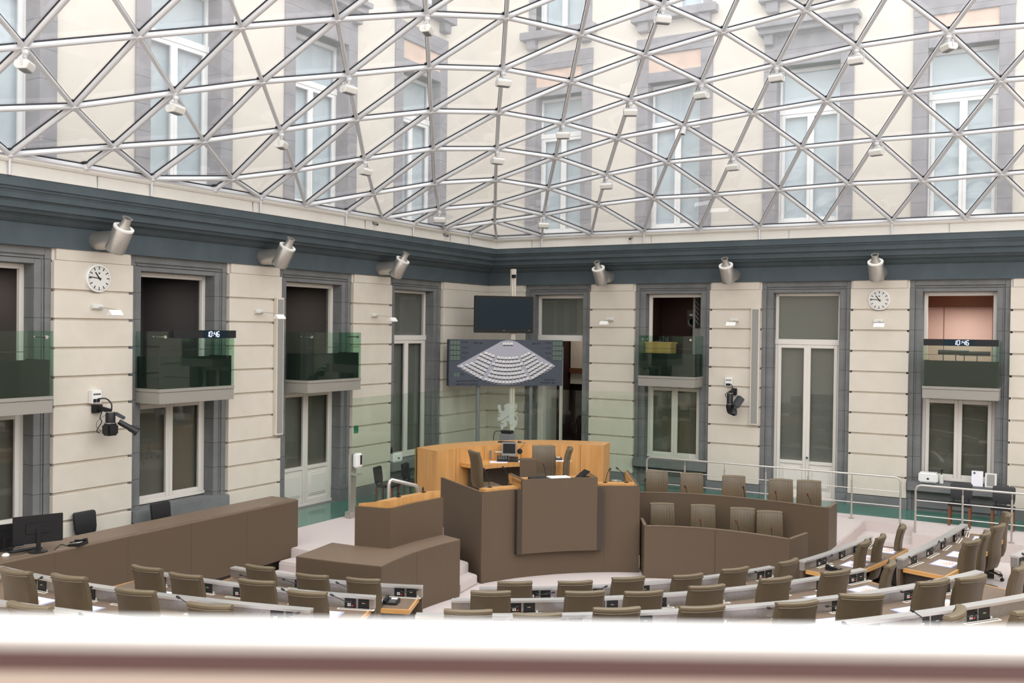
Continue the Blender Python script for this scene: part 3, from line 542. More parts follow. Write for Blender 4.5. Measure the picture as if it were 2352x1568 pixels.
# digital clocks on the balcony fronts
SEG = {'0': 'abcdef', '1': 'bc', '4': 'fgbc', '6': 'afgedc'}
def digits(b, m, txt, h):
    x = 0; w = h*.5; th = h*.115
    for ch in txt:
        if ch == ':':
            for z in (h*.3, h*.68): b.cbox((x+th+z*.12, 0, z), th, .004, th, m)
            x += th*3.2; continue
        P = {'a': ((0, h), (w, h)), 'g': ((0, h/2), (w, h/2)), 'd': ((0, 0), (w, 0)), 'f': ((0, h/2), (0, h)), 'b': ((w, h/2), (w, h)), 'e': ((0, 0), (0, h/2)), 'c': ((w, 0), (w, h/2))}
        if ch == '1': x -= w*.35
        for sg in SEG[ch]:
            (xa, za), (xb, zb) = P[sg]; a = Vector((x+xa+za*.12, 0, za)); c = Vector((x+xb+zb*.12, 0, zb)); d = (c-a)*.08
            b.bar(m @ (a+d), m @ (c-d), th, .004, m.to_3x3() @ Vector((0, 1, 0)))
        x += w*1.5
for sd, s0, s1, sc, z, w in (('L', 10.62, 12.17, 11.14, 4.485, 'on the second balcony of the left wall'), ('R', 12.1, 13.64, 12.94, 4.475, 'on the salmon room balcony of the right wall')):
    out, al = wdir(sd); P = wp(sd, (s0+s1)/2, .58, z)
    t = empty('digital_clock', P, 0, 'black digital clock bar '+w, 'digital clock', 'digital clock bars')
    b = MB(); b.wbox(sd, s0, s1, -.62, -.565, z-.075, z+.075); b.build('case', M['dgrey' if 0 else 'blackm'], t, bev=.004)
    b = MB(); b.wbox(sd, sc-.42 if sd == 'R' else sc-.3, sc+.22 if sd == 'R' else sc+.32, -.624, -.61, z-.07, z+.07); b.build('display_window', M['screen'], t)
    b = MB(); o = wp(sd, sc, .63, z-.05)-al*(.23 if sd == 'L' else .2)
    m = Matrix(((al.x, -out.x, 0, o.x), (al.y, -out.y, 0, o.y), (0, 0, 1, o.z), (0, 0, 0, 1)))
    digits(b, m, '10:46', .1); b.build('digit_lettering', M['led'], t)
# ------------------------------------------------------------------ remote cameras on the piers
def wire(b, pts, r=.008, n=6):
    pts = [Vector(p) for p in pts]; out = []
    for i in range(len(pts)-1):
        p0, p1, p2, p3 = pts[max(i-1, 0)], pts[i], pts[i+1], pts[min(i+2, len(pts)-1)]
        for k in range(6):
            t = k/6; out.append(.5*((2*p1)+(p2-p0)*t+(2*p0-5*p1+4*p2-p3)*t*t+(3*p1-p0-3*p2+p3)*t**3))
    out.append(pts[-1]); b.tube(out, r, n)
def rot(ax, a): return Matrix.Rotation(a, 4, Vector(ax))
# left: camera on a bracket below a white socket box
P = Vector((0, -13.40, 3.36)); al = Vector((0, 1, 0)); U = Vector((0, 0, 1)); X = Vector((1, 0, 0))
t = empty('socket_box', P, 0, 'white socket box above the black camera on the left wall', 'socket box', 'white socket boxes for the cameras')
b = MB(); b.box(0, .1, -13.49, -13.3, 3.25, 3.48); b.build('case', M['whitew'], t, bev=.005)
b = MB()
for q in range(4): b.box(.1, .106, -13.465+q*.038, -13.437+q*.038, 3.40, 3.425)
for y in (-13.47, -13.40): b.box(.1, .115, y, y+.055, 3.27, 3.33)
b.build('sockets', M['ink'], t)
t = empty('remote_camera', P-U*.2, 0, 'black remote broadcast camera hanging from the left wall pier', 'camera', 'remote broadcast cameras on the piers')
c = P+X*.3-U*.42+al*.07
b = MB(); b.box(0, .07, -13.44, -13.25, 3.08, 3.22); b.bar((.06, -13.34, 3.17), (.34, -13.3, 3.12), .07, .07); b.build('wall_arm', M['blackm'], t, bev=.006)
b = MB(); b.lathe((.34, -13.3, 3.1), -U, [(.075, 0), (.085, .03), (.085, .2), (.06, .22)], 14); b.build('pan_head', M['black'], t, smooth=True)
b = MB(); b.box(.25, .45, -13.42, -13.2, 2.69, 2.9); b.build('tilt_housing', M['black'], t, bev=.03)
b = MB(); d = Vector((.5, .62, -.5)).normalized(); a = Vector((.42, -13.19, 2.93)); b.lathe(a, d, [(.045, 0), (.05, .05), (.05, .2), (.06, .22), (.06, .3), (.085, .36), (.08, .37)], 14); b.build('lens', M['black'], t, smooth=True)
b = MB(); b.bar((.36, -13.22, 3.08), (.47, -13.1, 2.98), .06, .06); b.build('camera_body', M['dgrey'], t, bev=.01)
b = MB(); b.lathe((.34, -13.3, 2.905), U, [(.1, 0), (.1, .012)], 14); b.lathe((.34, -13.3, 3.1), U, [(.082, 0), (.082, .012)], 14); b.build('metal_ring', M['chrome'], t)
b = MB(); wire(b, [(.1, -13.38, 3.33), (.18, -13.27, 3.33), (.26, -13.22, 3.24), (.3, -13.25, 3.12)], .014); wire(b, [(.2, -13.36, 3.12), (.22, -13.42, 3.0), (.24, -13.4, 2.93), (.24, -13.5, 2.78), (.28, -13.46, 2.74)], .009); wire(b, [(.3, -13.38, 3.05), (.26, -13.5, 2.95), (.26, -13.52, 2.85), (.28, -13.46, 2.8)], .004); b.build('cable', M['black'], t)
# right
P = Vector((7.38, 0, 3.35))
t = empty('socket_box', P, 0, 'white socket box above the black camera on the right wall', 'socket box', 'white socket boxes for the cameras')
b = MB(); b.box(7.29, 7.47, -.1, 0, 3.24, 3.47); b.build('case', M['whitew'], t, bev=.005)
b = MB()
for q in range(4): b.box(7.315+q*.036, 7.34+q*.036, -.106, -.1, 3.395, 3.42)
for x in (7.315, 7.375): b.box(x, x+.05, -.115, -.1, 3.26, 3.32)
b.build('sockets', M['ink'], t)
t = empty('remote_camera', P-U*.2, 0, 'black remote broadcast camera hanging from the right wall pier', 'camera', 'remote broadcast cameras on the piers')
b = MB(); b.box(7.45, 7.58, -.1, 0, 3.02, 3.2); b.bar((7.52, -.05, 3.15), (7.5, -.34, 3.1), .08, .07); b.build('wall_arm', M['blackm'], t, bev=.006)
b = MB(); b.lathe((7.5, -.35, 3.08), -U, [(.07, 0), (.08, .03), (.08, .24), (.085, .26)], 14); b.build('pan_head', M['black'], t, smooth=True)
b = MB(); b.lathe((7.5, -.35, 2.8), -U, [(.095, 0), (.095, .08), (.07, .2), (.03, .25)], 14); b.build('tilt_housing', M['black'], t, smooth=True)
b = MB(); b.bar((7.78, -.3, 2.99), (7.66, -.42, 2.76), .16, .17); b.build('camera_body', M['dgrey'], t, bev=.015)
b = MB(); b.lathe((7.67, -.42, 2.8), Vector((-.12, -.45, -1)), [(.06, 0), (.06, .1), (.095, .2), (.1, .27), (.085, .27), (.08, .2)], 4); b.build('lens_hood', M['black'], t)
b = MB(); b.lathe((7.5, -.35, 2.8), U, [(.097, 0), (.097, .014)], 14); b.lathe((7.5, -.35, 3.08), U, [(.083, 0), (.083, .014)], 14); b.build('metal_ring', M['chrome'], t)
b = MB(); wire(b, [(7.36, -.1, 3.3), (7.46, -.15, 3.3), (7.53, -.22, 3.2), (7.52, -.3, 3.1)], .012); wire(b, [(7.45, -.3, 3.12), (7.38, -.36, 3.05), (7.42, -.38, 2.98)], .01); b.build('cable', M['black'], t)
# ------------------------------------------------------------------ things seen inside the balcony rooms
def inroom(name, label, cat, mbs, org):
    t = empty(name, org, 0, label, cat)
    for n, m, mb, bv in mbs: mb.build(n, M[m], t, bev=bv)
    return t
for y, nm in ((-10.95, 'frosted room lamp behind the second balcony on the left wall'), (-7.0, 'frosted room lamp behind the balcony over the white double door'), (-14.75, 'frosted room lamp behind the leftmost balcony')):
    b = MB(); b.box(-2.5, -2.38, y-.09, y+.09, 4.95, 5.35); b2 = MB(); b2.box(-2.5, -2.47, y-.11, y+.11, 4.93, 5.37)
    inroom('room_lamp', nm, 'lamp', [('shade', 'frost', b, .03), ('back_plate', 'grey', b2, 0)], (-2.45, y, 5.15))
b = MB(); b.box(5.08, 5.85, -.2, .25, 4.32, 4.36); b2 = MB(); b2.box(5.1, 5.83, -.19, .2, 4.06, 4.32); b3 = MB(); b3.box(5.12, 5.8, .0, .2, 3.47, 4.1)
inroom('control_desk', 'yellow wooden control desk on the balcony of the right wall', 'desk', [('top', 'wood', b, .004), ('front_panel', 'wood', b2, .004), ('plinth', 'blackm', b3, 0)], (5.45, 0, 3.47))
b = MB()
for x, h in ((5.45, .05), (5.55, .16), (5.62, .12), (5.68, .14)): b.cbox((x, -.02, 4.36+h/2), .03, .05, h)
b.cbox((5.4, -.02, 4.375), .2, .12, .03)
o = b.build('mixer_gear', M['dgrey']); tag(o, 'small black sound gear standing on the yellow control desk', 'sound gear')
b = MB(); b.box(5.72, 6.06, 1.3, 1.6, 4.72, 5.25); b2 = MB(); b2.lathe((5.89, 1.3, 4.92), (0, -1, 0), [(.12, 0), (.13, .015), (.05, -.02)], 16); b3 = MB(); b3.box(5.8, 5.98, 1.275, 1.3, 5.08, 5.14); b4 = MB(); b4.box(5.84, 5.93, 1.285, 1.3, 4.77, 4.82)
inroom('box_loudspeaker', 'black box loudspeaker hanging in the dark room behind the desk balcony', 'loudspeaker', [('cabinet', 'blackm', b, .02), ('cone', 'dgrey', b2, 0), ('tweeter_horn', 'lgrey', b3, .01), ('badge', 'red', b4, 0)], (5.89, 1.45, 5))
b = MB()
for q in range(6):
    z = 5.62-q*.13
    b.bar((6.12, .9, z), (6.2, .9, z-.12), .015, .015, (0, 1, 0)); b.bar((6.42, .9, z), (6.34, .9, z-.12), .015, .015, (0, 1, 0))
b2 = MB(); b2.box(6.1, 6.44, .92, .96, 4.75, 5.7); b.box(6.02, 6.6, .965, 1.0, 3.4, 5.75)
inroom('coat_rack', 'black wall rack with slanted light pegs in the desk balcony room', 'rack', [('board', 'blackm', b2, 0), ('peg_rows', 'lgrey', b, 0)], (6.27, .93, 5.2))
for q, (x, z) in enumerate(((12.65, 4.24), (13.1, 4.22))):
    b = MB(); b.tube([(x-.33, .25, z), (x+.33, .25, z)], .055, 12); b2 = MB()
    for xx in (x-.22, x+.05): b2.tube([(xx, .25, z), (xx, .25, z-.7)], .012, 6)
    inroom('padded_rail_seat', 'black padded roll on legs on the salmon balcony, %s' % ('left of two' if q == 0 else 'right of two'), 'seat', [('padded_roll', 'blk_lea', b, 0), ('leg', 'dgrey', b2, 0)], (x, .25, z-.7))
b = MB(); b.lathe((12.75, 1.0, 5.775), (0, 0, -1), [(.14, 0), (.14, .03), (.12, .04)], 16)
t = b.build('downlight', M['lit']); tag(t, 'lit round ceiling light in the salmon balcony room', 'ceiling light')
b = MB(); b.box(11.6, 13.9, 1.9, 1.995, 5.34, 5.775); tag(b.build('room_valance', M['brownleg']), kind='structure')
b = MB()
for x in (12.25, 13.35): b.box(x, x+.012, 1.985, 1.998, 3.4, 5.75)
t = b.build('panel_joints', M['brownleg']); tag(t, kind='structure')
# ------------------------------------------------------------------ glass screen round the corner
SC = [(1.40, -7.95), (1.29, -6.5), (1.25, -5.3), (1.38, -4.2), (1.85, -3.1), (2.57, -2.36), (3.5, -2.08), (4.4, -1.98), (5.3, -1.6), (6.05, -1.3), (6.75, -1.22)]
def spline(P, n=6):
    P = [Vector((p[0], p[1], 0)) for p in P]; o = []
    for i in range(len(P)-1):
        p0, p1, p2, p3 = P[max(i-1, 0)], P[i], P[i+1], P[min(i+2, len(P)-1)]
        for k in range(n):
            t = k/n; o.append(.5*((2*p1)+(p2-p0)*t+(2*p0-5*p1+4*p2-p3)*t*t+(3*p1-p0-3*p2+p3)*t**3))
    return o+[P[-1]]
SP = spline(SC)
t = empty('glass_screen', (2.4, -2.6, .48), 0, 'tall curved green glass screen with a frosted lion across the room corner', 'glass screen')
cuts = [0, 17, 36, 50, 60]
for i0, i1 in zip(cuts[:-1], cuts[1:]):
    b = MB(); seg = SP[i0:i1+1]
    rings = []
    for q, p in enumerate(seg):
        d = (SP[min(i0+q+1, 60)]-SP[max(i0+q-1, 0)]).normalized(); n = Vector((-d.y, d.x, 0))*.007
        e = d*(.006 if q == 0 else (-.006 if q == len(seg)-1 else 0))
        rings.append([p+e-n+Vector((0, 0, .5)), p+e+n+Vector((0, 0, .5)), p+e+n+Vector((0, 0, 3.09)), p+e-n+Vector((0, 0, 3.09))])
    b.loft(rings); b.build('glass_panel', M['part'], t)
b = MB()
for q in range(0, 60):
    d = (SP[q+1]-SP[q]); b.bar(SP[q]+Vector((0, 0, .5)), SP[q+1]+Vector((0, 0, .5)), .05, .05)
b.build('floor_channel', M['steel'], t)
# frosted crest: a rampant lion seen against the corner
LION = [(290,210),(330,170),(380,155),(440,150),(462,175),(455,220),(465,260),(455,300),(470,330),(480,380),(505,430),(530,490),(545,530),(590,570),(615,600),(622,640),(610,680),(585,710),(575,750),(545,745),(520,800),(480,810),(470,770),(430,775),(440,745),(470,735),(440,705),(455,690),(500,700),(515,670),(490,655),(450,650),(420,645),(430,600),(390,580),(345,590),(370,620),(375,660),(355,700),(320,730),(285,745),(265,785),(235,785),(215,760),(225,735),(180,720),(215,705),(205,655),(240,660),(270,665),(280,640),(220,630),(215,600),(255,570),(330,520),(400,480),(430,470),(400,445),(370,470),(300,520),(230,565),(190,580),(165,570),(130,580),(145,545),(115,520),(145,505),(135,475),(170,480),(220,450),(170,445),(140,430),(185,420),(215,400),(180,385),(150,370),(165,345),(150,320),(165,290),(125,270),(145,240),(125,200),(160,205),(150,165),(180,190),(215,180),(225,230),(215,260),(240,300),(230,330),(270,330),(320,315),(290,290),(300,275),(330,270),(290,250)]
TAIL = [(505, 400), (488, 340), (482, 270), (495, 215), (525, 172), (562, 160), (598, 188), (602, 240), (578, 300), (547, 350), (542, 400), (572, 440), (612, 480), (628, 530), (608, 590)]
TUFT = [(555, 215), (572, 195), (590, 215), (560, 260), (540, 330), (520, 300)]
TUF2 = [(560, 400), (580, 365), (625, 355), (640, 380), (610, 385), (640, 405), (600, 415)]
nn = Vector((.66, -.75, 0)); pc = Vector((2.22, -2.72, 2.4)); b = MB()
lp = lambda x, y: atP(1130+x*.0938, 912+y*.0938, pc+nn*.03, nn)
def flat(P):
    vs = [lp(x, y) for x, y in P]; n = len(vs)
    b.add(vs+[v+nn*.003 for v in vs], [tuple(range(n-1, -1, -1)), tuple(range(n, 2*n))]+[(i, (i+1) % n, n+(i+1) % n, n+i) for i in range(n)])
flat(LION); flat(TUFT); flat(TUF2)
L_, R2_ = [], []
for i, (x, y) in enumerate(TAIL):
    x0, y0 = TAIL[max(i-1, 0)]; x1, y1 = TAIL[min(i+1, len(TAIL)-1)]; d = math.hypot(x1-x0, y1-y0); w = 17-6*abs(i-7)/7
    L_.append((x-(y1-y0)/d*w, y+(x1-x0)/d*w)); R2_.append((x+(y1-y0)/d*w, y-(x1-x0)/d*w))
for i in range(len(TAIL)-1): flat([L_[i], L_[i+1], R2_[i+1], R2_[i]])
b.build('frosted_lion', M['etch'], t)
# steel door post with the dispenser at the left end
pp = Vector((1.40, -8.03, 0))
t = empty('door_post', (1.4, -8.03, .48), 0, 'brushed steel door post with lock at the left end of the glass screen', 'post')
b = MB(); b.box(1.33, 1.39, -7.98, -7.78, .5, 1.86); b.build('lock_plate', M['steel'], t, bev=.004)
b = MB(); b.box(1.32, 1.47, -8.08, -7.92, .486, .62); b.build('floor_shoe', M['steel'], t, bev=.006)
b = MB(); b.tube([(1.4, -7.86, 1.42), (1.47, -7.86, 1.42), (1.47, -7.72, 1.42)], .012, 8); b.build('lever_handle', M['chrome'], t)
t = empty('soap_dispenser', (1.45, -7.75, 1.6), 0, 'white hand gel dispenser on the steel post by the glass screen', 'dispenser')
b = MB(); b.box(1.395, 1.53, -7.93, -7.72, 1.56, 1.88); b.build('case', M['whitew'], t, bev=.03)
b = MB(); b.box(1.53, 1.534, -7.82, -7.76, 1.63, 1.84); b.build('window', M['black'], t)
b = MB(); b.box(1.395, 1.56, -7.95, -7.7, 1.40, 1.415); b.build('drip_tray', M['steel'], t, bev=.004)
P = atP(818, 986, (1.28, -7.8, 2), (1, 0, 0)); b = MB(); b.cbox(P, .012, .16, .17); t = b.build('door_release', M['gsign'], bev=.01); tag(t, 'small green door release box on the glass screen', 'door release')
# ------------------------------------------------------------------ voting board, screen and their poles
NB = Vector((1, -1, 0)).normalized(); RB = Vector((1, 1, 0)).normalized(); UZ = Vector((0, 0, 1))
bc = Vector((1.6, -1.61, 3.725)); hw, hh = 1.62, .635
t = empty('voting_board', (1.6, -1.6, .48), 0, 'slate blue electronic voting board showing the numbered seat plan', 'voting board')
mB = Matrix(((RB.x, 0, NB.x, bc.x), (RB.y, 0, NB.y, bc.y), (0, 1, 0, bc.z), (0, 0, 0, 1)))     # board space: x right, y up, z out
b = MB(); b.box(-hw, hw, -hh, hh, -.3, 0, mB); b.build('housing', M['board'], t, bev=.006)
for px_ in (1098, 1219):
    q = atP(px_, 890, bc-NB*.15, NB); b = MB(); b.tube([(q.x, q.y, .486), (q.x, q.y, 3.15)], .055, 12); b.build('post', M['grey'], t)
def bx(x, y): return Vector(((x-1195)/2060*2*hw, -(y-495)/820*2*hh, 0))      # sighted board layout (from a square-on scale drawing)
FAN = [(300, 550), (1000, 165), (1080, 118), (1150, 98), (1220, 92), (1290, 98), (1370, 118), (1450, 165), (2085, 545)]
arc = [(2085-(2085-300)*k/24, 550+335*math.sin(PI*k/24)**.9) for k in range(1, 24)]
b = MB(); P = [bx(x, y) for x, y in FAN+arc]; n = len(P)
b.add([mB @ (p+Vector((0, 0, .006))) for p in P]+[mB @ p for p in P], [tuple(range(n))]+[(i, (i+1) % n, n+(i+1) % n, n+i) for i in range(n)]); b.build('seat_field', M['fan'], t)
tiles = MB(); bars_ = MB(); nums = MB()
def tile(x, y, txt, a=0):
    c = bx(x, y); m = mB @ Matrix.Translation(c) @ Matrix.Rotation(a, 4, 'Z')
    tiles.box(-.038, .038, -.028, .032, .005, .010, m); bars_.box(-.042, .042, -.056, -.034, .005, .012, m)
    m2 = m @ Matrix.Translation((0, -.022, .0115)); w = .028*len(txt)
    for q, ch in enumerate(txt): put_text(nums, ch, .042, m2 @ Matrix.Translation((.026*(q-(len(txt)-1)/2), 0, 0)), 'c', .75)
def row(first, last, x0, y0, x1, y1, sag=0):
    k = last-first
    for i in range(k+1):
        f = i/k; x = x0+(x1-x0)*f; y = y0+(y1-y0)*f+sag*4*f*(1-f)
        sl = (y1-y0+sag*4*(1-2*f)*1)/(x1-x0); tile(x, y, str(first+i), -math.atan(sl*.62))
for x, s_ in ((1150, 'S'), (1212, 'V'), (1275, 'S')): tile(x, 155, s_)
for r_ in ((1, 3, 822, 322, 945, 370, 0), (13, 16, 735, 352, 913, 430, 0), (28, 31, 695, 416, 873, 492, 0), (45, 48, 664, 480, 838, 560, 0), (61, 65, 570, 508, 805, 622, 0), (81, 86, 480, 534, 768, 682, 0), (104, 110, 390, 560, 732, 754, 6),
           (4, 9, 1047, 398, 1372, 398, 12), (17, 23, 1018, 462, 1405, 462, 16), (32, 40, 955, 516, 1462, 516, 34), (49, 56, 985, 602, 1430, 598, 20), (66, 75, 925, 658, 1490, 654, 36), (87, 97, 892, 720, 1522, 716, 46), (111, 123, 825, 782, 1582, 775, 62),
           (10, 12, 1475, 378, 1595, 322, 0), (24, 27, 1505, 440, 1682, 352, 0), (41, 44, 1540, 502, 1712, 412, 0), (57, 60, 1572, 568, 1745, 472, 0), (76, 80, 1608, 632, 1832, 500, 0), (98, 103, 1642, 688, 1920, 524, 0), (124, 130, 1675, 756, 2005, 548, 6)): row(*r_)
tiles.build('seat_plate_lettering', M['whitew'], t); bars_.build('seat_lamp_marking', M['ink'], t); nums.build('seat_number_lettering', M['ink'], t)
b = MB(); g = MB()
for cx in (185, 2035):
    for q in range(4):
        for r in range(3): b.add([mB @ (bx(cx+u+r*58+(0 if cx < 500 else -0), v+q*90)+Vector((0, 0, .006))) for u, v in ((4, 180), (54, 180), (54, 102), (4, 102))], [(0, 1, 2, 3)])
        for v in (98, 184): g.box(0, 174/2060*2*hw, -.003, .003, .004, .008, mB @ Matrix.Translation(bx(cx, v+q*90)))
for r in range(2): b.add([mB @ (bx(245+r*56+u, v)+Vector((0, 0, .006))) for u, v in ((4, 740), (52, 740), (52, 672), (4, 672))], [(0, 1, 2, 3)])
b.build('count_display_marking', M['ledbox'], t); g.build('display_line_marking', M['ink'], t)
b = MB(); g = MB()
def word(x, y, s, al_='l', h=.046): put_text(b, s, h, mB @ Matrix.Translation(bx(x, y)+Vector((0, 0, .006))), al_, .95)
for s_, y in (('VOOR', 150), ('ONTH.', 243), ('TEGEN', 334), ('TOT.', 424)): word(386, y, s_); word(2010, y, s_, 'r')
word(600, 158, 'GEW'); word(1728, 162, 'GEM'); word(378, 712, 'NR.'); word(376, 830, 'BEGIN STEMMING'); word(376, 886, 'EINDE STEMMING'); word(2012, 812, 'GEHEIM', 'r'); word(2010, 864, 'VERWERKT', 'r')
for x, y in ((730, 148), (1685, 151), (328, 818), (328, 873), (2055, 800), (2055, 853)): g.box(-.045, .045, -.012, .012, 0, .008, mB @ Matrix.Translation(bx(x, y)))
b.build('lettering', M['ink'], t); g.build('lamp_marking', M['ink'], t)
# flat screen on its pole
sc = atP(1158, 722.5, bc-NB*.1, NB)
t = empty('flat_screen', sc, 0, 'black flat screen hanging on a pole above the voting board', 'screen')
mS = Matrix(((RB.x, 0, NB.x, sc.x), (RB.y, 0, NB.y, sc.y), (0, 1, 0, sc.z), (0, 0, 0, 1)))
b = MB(); b.box(-.84, .84, -.505, .515, -.1, 0, mS); b.build('casing', M['blackm'], t, bev=.012)
b = MB(); b.box(-.75, .75, -.39, .43, 0, .004, mS); b.build('glass_face', M['screen'], t)
b = MB(); put_text(b, 'I', .0001, mS) if 0 else b.box(-.03, .03, -.44, -.43, 0, .003, mS); b.box(.7, .75, -.435, -.42, 0, .003, mS); b.build('maker_badge', M['lgrey'], t)
q = atP(1179, 650, bc-NB*.26, NB)
t = empty('screen_pole', (q.x, q.y, .48), 0, 'ribbed ivory pole rising behind the flat screen to the cornice', 'pole')
b = MB(); b.lathe((q.x, q.y, .486), UZ, [(.085, 0), (.085, 5.84)], 4); 
for k in range(8): a = 2*PI*k/8; b.tube([(q.x+.07*math.cos(a), q.y+.07*math.sin(a), .49), (q.x+.07*math.cos(a), q.y+.07*math.sin(a), 6.32)], .014, 6)
b.build('ribbed_column', M['cream'], t)
b = MB(); b.cbox((q.x+.06, q.y-.08, 6.12), .09, .09, .09); b.build('black_clamp', M['blackm'], t)
# ================================================================== FURNITURE OF THE CHAMBER
# ------------------------------------------------------------------ the olive leather swivel chair (sitter looks along local +Y)
def make_chair():
    t = empty('swivel_chair', (0, 0, 0))
    prof = [(-.17, .45), (-.2, .54), (-.213, .66), (-.213, .78), (-.222, .9), (-.243, 1.02), (-.272, 1.11), (-.284, 1.145)]
    nu = 44; fr = []; bk = []
    for j, (y, z) in enumerate(prof):
        w = .25-.012*abs(j-3)/4
        f1 = []; b1 = []
        for i in range(nu+1):
            u = -1+2*i/nu; x = u*w; cv = .05*u*u
            rib = .007*abs(math.sin(i/nu*PI*9)) if 0 < j < 7 else 0
            e = .02*max(0, abs(u)-.86)/.14
            f1.append(Vector((x, y+cv+rib-e, z))); b1.append(Vector((x, y+cv-.092+e, z-.004)))
        fr.append(f1); bk.append(b1)
    b = MB(); b.loft([fr[j]+bk[j][::-1] for j in range(len(prof))]); b.build('backrest', M['olive'], t, smooth=True)
    b = MB(); rings = []
    for i in range(13):
        u = -1+2*i/12; x = u*.243; cv = .05*u*u; k = .82 if i in (0, 12) else 1
        rings.append([Vector((x, -.322+cv+p*k, 1.146+q*k)) for p, q in ((-.05, -.008), (-.053, .006), (-.049, .022), (-.034, .03), (.012, .029), (.034, .02), (.041, .006), (.038, -.008))])
    b.loft(rings); b.tube([Vector((-.24+.48*i/12, -.369+.05*(-1+i/6)**2, 1.124)) for i in range(13)], .006, 6); b.build('head_roll', M['olive2'], t, smooth=True)
    b = MB(); rings = []
    for x in (-.25, -.235, -.12, 0, .12, .235, .25):
        k = .02 if abs(x) > .24 else 0
        rings.append([Vector((x, y, z)) for y, z in ((-.2, .42+k), (.22, .40+k), (.27, .43), (.26, .475-k), (.2, .495-k), (-.19, .49-k))])
    b.loft(rings); b.build('seat', M['olive'], t, smooth=True)
    b = MB(); b.lathe((0, 0, .09), (0, 0, 1), [(.035, 0), (.035, .17), (.022, .17), (.022, .3), (.1, .31), (.1, .325)], 12); b.build('gas_column', M['black'], t)
    b = MB()
    for k in range(5):
        a = 2*PI*k/5+.3; d = Vector((math.cos(a), math.sin(a), 0)); b.tube([d*.02+Vector((0, 0, .13)), d*.16+Vector((0, 0, .115)), d*.29+Vector((0, 0, .085))], [.03, .024, .017], 8)
    b.build('star_base', M['chrome'], t)
    for k in range(5):
        a = 2*PI*k/5+.3; d = Vector((math.cos(a), math.sin(a), 0)); c = d*.285; n = Vector((-d.y, d.x, 0))
        b = MB(); b.lathe(c+Vector((0, 0, .032))-n*.025, n, [(.02, 0), (.031, .006), (.031, .044), (.02, .05)], 10); b.tube([c+Vector((0, 0, .05)), c+Vector((0, 0, .09))], .008, 6); b.build('caster', M['black'], t)
    return t
CH = make_chair(); used = [False]
def chair(P, face, floor, label, group):
    """P: sighted top of the backrest; face: direction the sitter looks"""
    o = copy_tree(CH) if used[0] else CH; used[0] = True
    f = Vector((face[0], face[1], 0)).normalized()
    o.location = (P[0]+f.x*.32, P[1]+f.y*.32, floor); o.rotation_euler = (0, 0, math.atan2(-f.x, f.y))
    return tag(o, label, 'chair', group)
# ------------------------------------------------------------------ members' desks: rows of arcs round the well
def polar(P): return math.atan2(P.x-HC.x, -(P.y-HC.y)), math.hypot(P.x-HC.x, P.y-HC.y)
ROWZ = {'A': (0, 'front'), 'B': (.34, 'second'), 'C': (.68, 'third'), 'D': (1.02, 'fourth')}
BLK = {'left': 'left block', 'mid': 'middle block', 'right': 'right block'}
DESK = {}
def mk_desk(row, blk, pts, e0=0, e1=0):
    zf, rn = ROWZ[row]
    pl = sorted(polar(at(x, y, zf+.9)) for x, y in pts)
    a0, a1 = pl[0][0]-e0, pl[-1][0]+e1; am = (a0+a1)/2
    c = np.polyfit([p[0]-am for p in pl], [p[1] for p in pl], min(2, len(pl)-1) if len(pl) > 2 else (1 if len(pl) == 2 else 0))
    R_ = lambda a: float(np.polyval(c, a-am)) if pl[0][0]-.02 <= a <= pl[-1][0]+.02 else float(np.polyval(c, min(max(a, pl[0][0]), pl[-1][0])-am))
    nrm = lambda a: Vector((math.sin(a), -math.cos(a), 0))
    pt = lambda a, u=0, z=0: HC+Vector((0, 0, zf+z))+nrm(a)*(R_(a)+u)
    N = max(8, int((a1-a0)*40)); A = [a0+(a1-a0)*k/N for k in range(N+1)]
    t = empty('member_desk', pt(am, .4), 0, 'curved taupe members desk with aluminium upstand, %s row of the %s' % (rn, BLK[blk]), 'desk', 'curved desks of the members')
    path = lambda lst, s=0: [(pt(a), nrm(a)) for a in lst]
    def strip(name, m, prof, lst=A, bev=0):
        b = MB(); b.strip(path(lst), prof); return b.build(name, M[m], t, bev=bev, smooth=False)
    strip('cap', 'alucap', [(0, .872), (.115, .872), (.115, .9), (0, .9)])
    strip('upstand', 'alu', [(.012, .735), (.103, .735), (.103, .871), (.012, .871)])
    strip('modesty_panel', 'lam', [(.02, .01), (.07, .01), (.07, .735), (.02, .735)])
    k = .06/R_(am); A2 = [a0+k+(a1-a0-2*k)*i/N for i in range(N+1)]
    strip('desktop', 'lamtop', [(.1, .69), (.72, .69), (.72, .745), (.1, .745)], A2)
    strip('wood_edge', 'woodh', [(.72, .685), (.745, .685), (.745, .747), (.72, .747)], A2)
    for ae, nm in ((A2[0], -1), (A2[-1], 1)):
        d = Vector((math.cos(ae), math.sin(ae), 0))*nm; b = MB(); p, q = pt(ae, .1, .716)+d*.012, pt(ae, .745, .716)+d*.012; b.bar(p, q, .024, .062); b.build('end_edge', M['woodh'], t)
    ns = max(2, int((a1-a0)*R_(am)/1.7)+1)
    for i in range(ns):
        a = A2[0]+.01+(A2[-1]-A2[0]-.02)*i/(ns-1); b = MB(); b.bar(pt(a, .08, .35), pt(a, .58, .35), .03, .68); b.build('support_panel', M['lamdk'], t)
    DESK[row, blk] = dict(pt=pt, nrm=nrm, a0=a0, a1=a1, R=R_, t=t, zf=zf, am=am)
    return t
mk_desk('A', 'left', [(631, 1313.3), (754, 1329), (875, 1338), (972, 1343)], .10)
mk_desk('A', 'mid', [(1101, 1346.6), (1225.8, 1346), (1366, 1341), (1487, 1334.7), (1543.8, 1329.7), (1622.8, 1321), (1728.8, 1305), (1766, 1298)])
mk_desk('A', 'right', [(1834.8, 1285.3), (1879, 1273), (1923.5, 1257), (1990, 1228.6)])
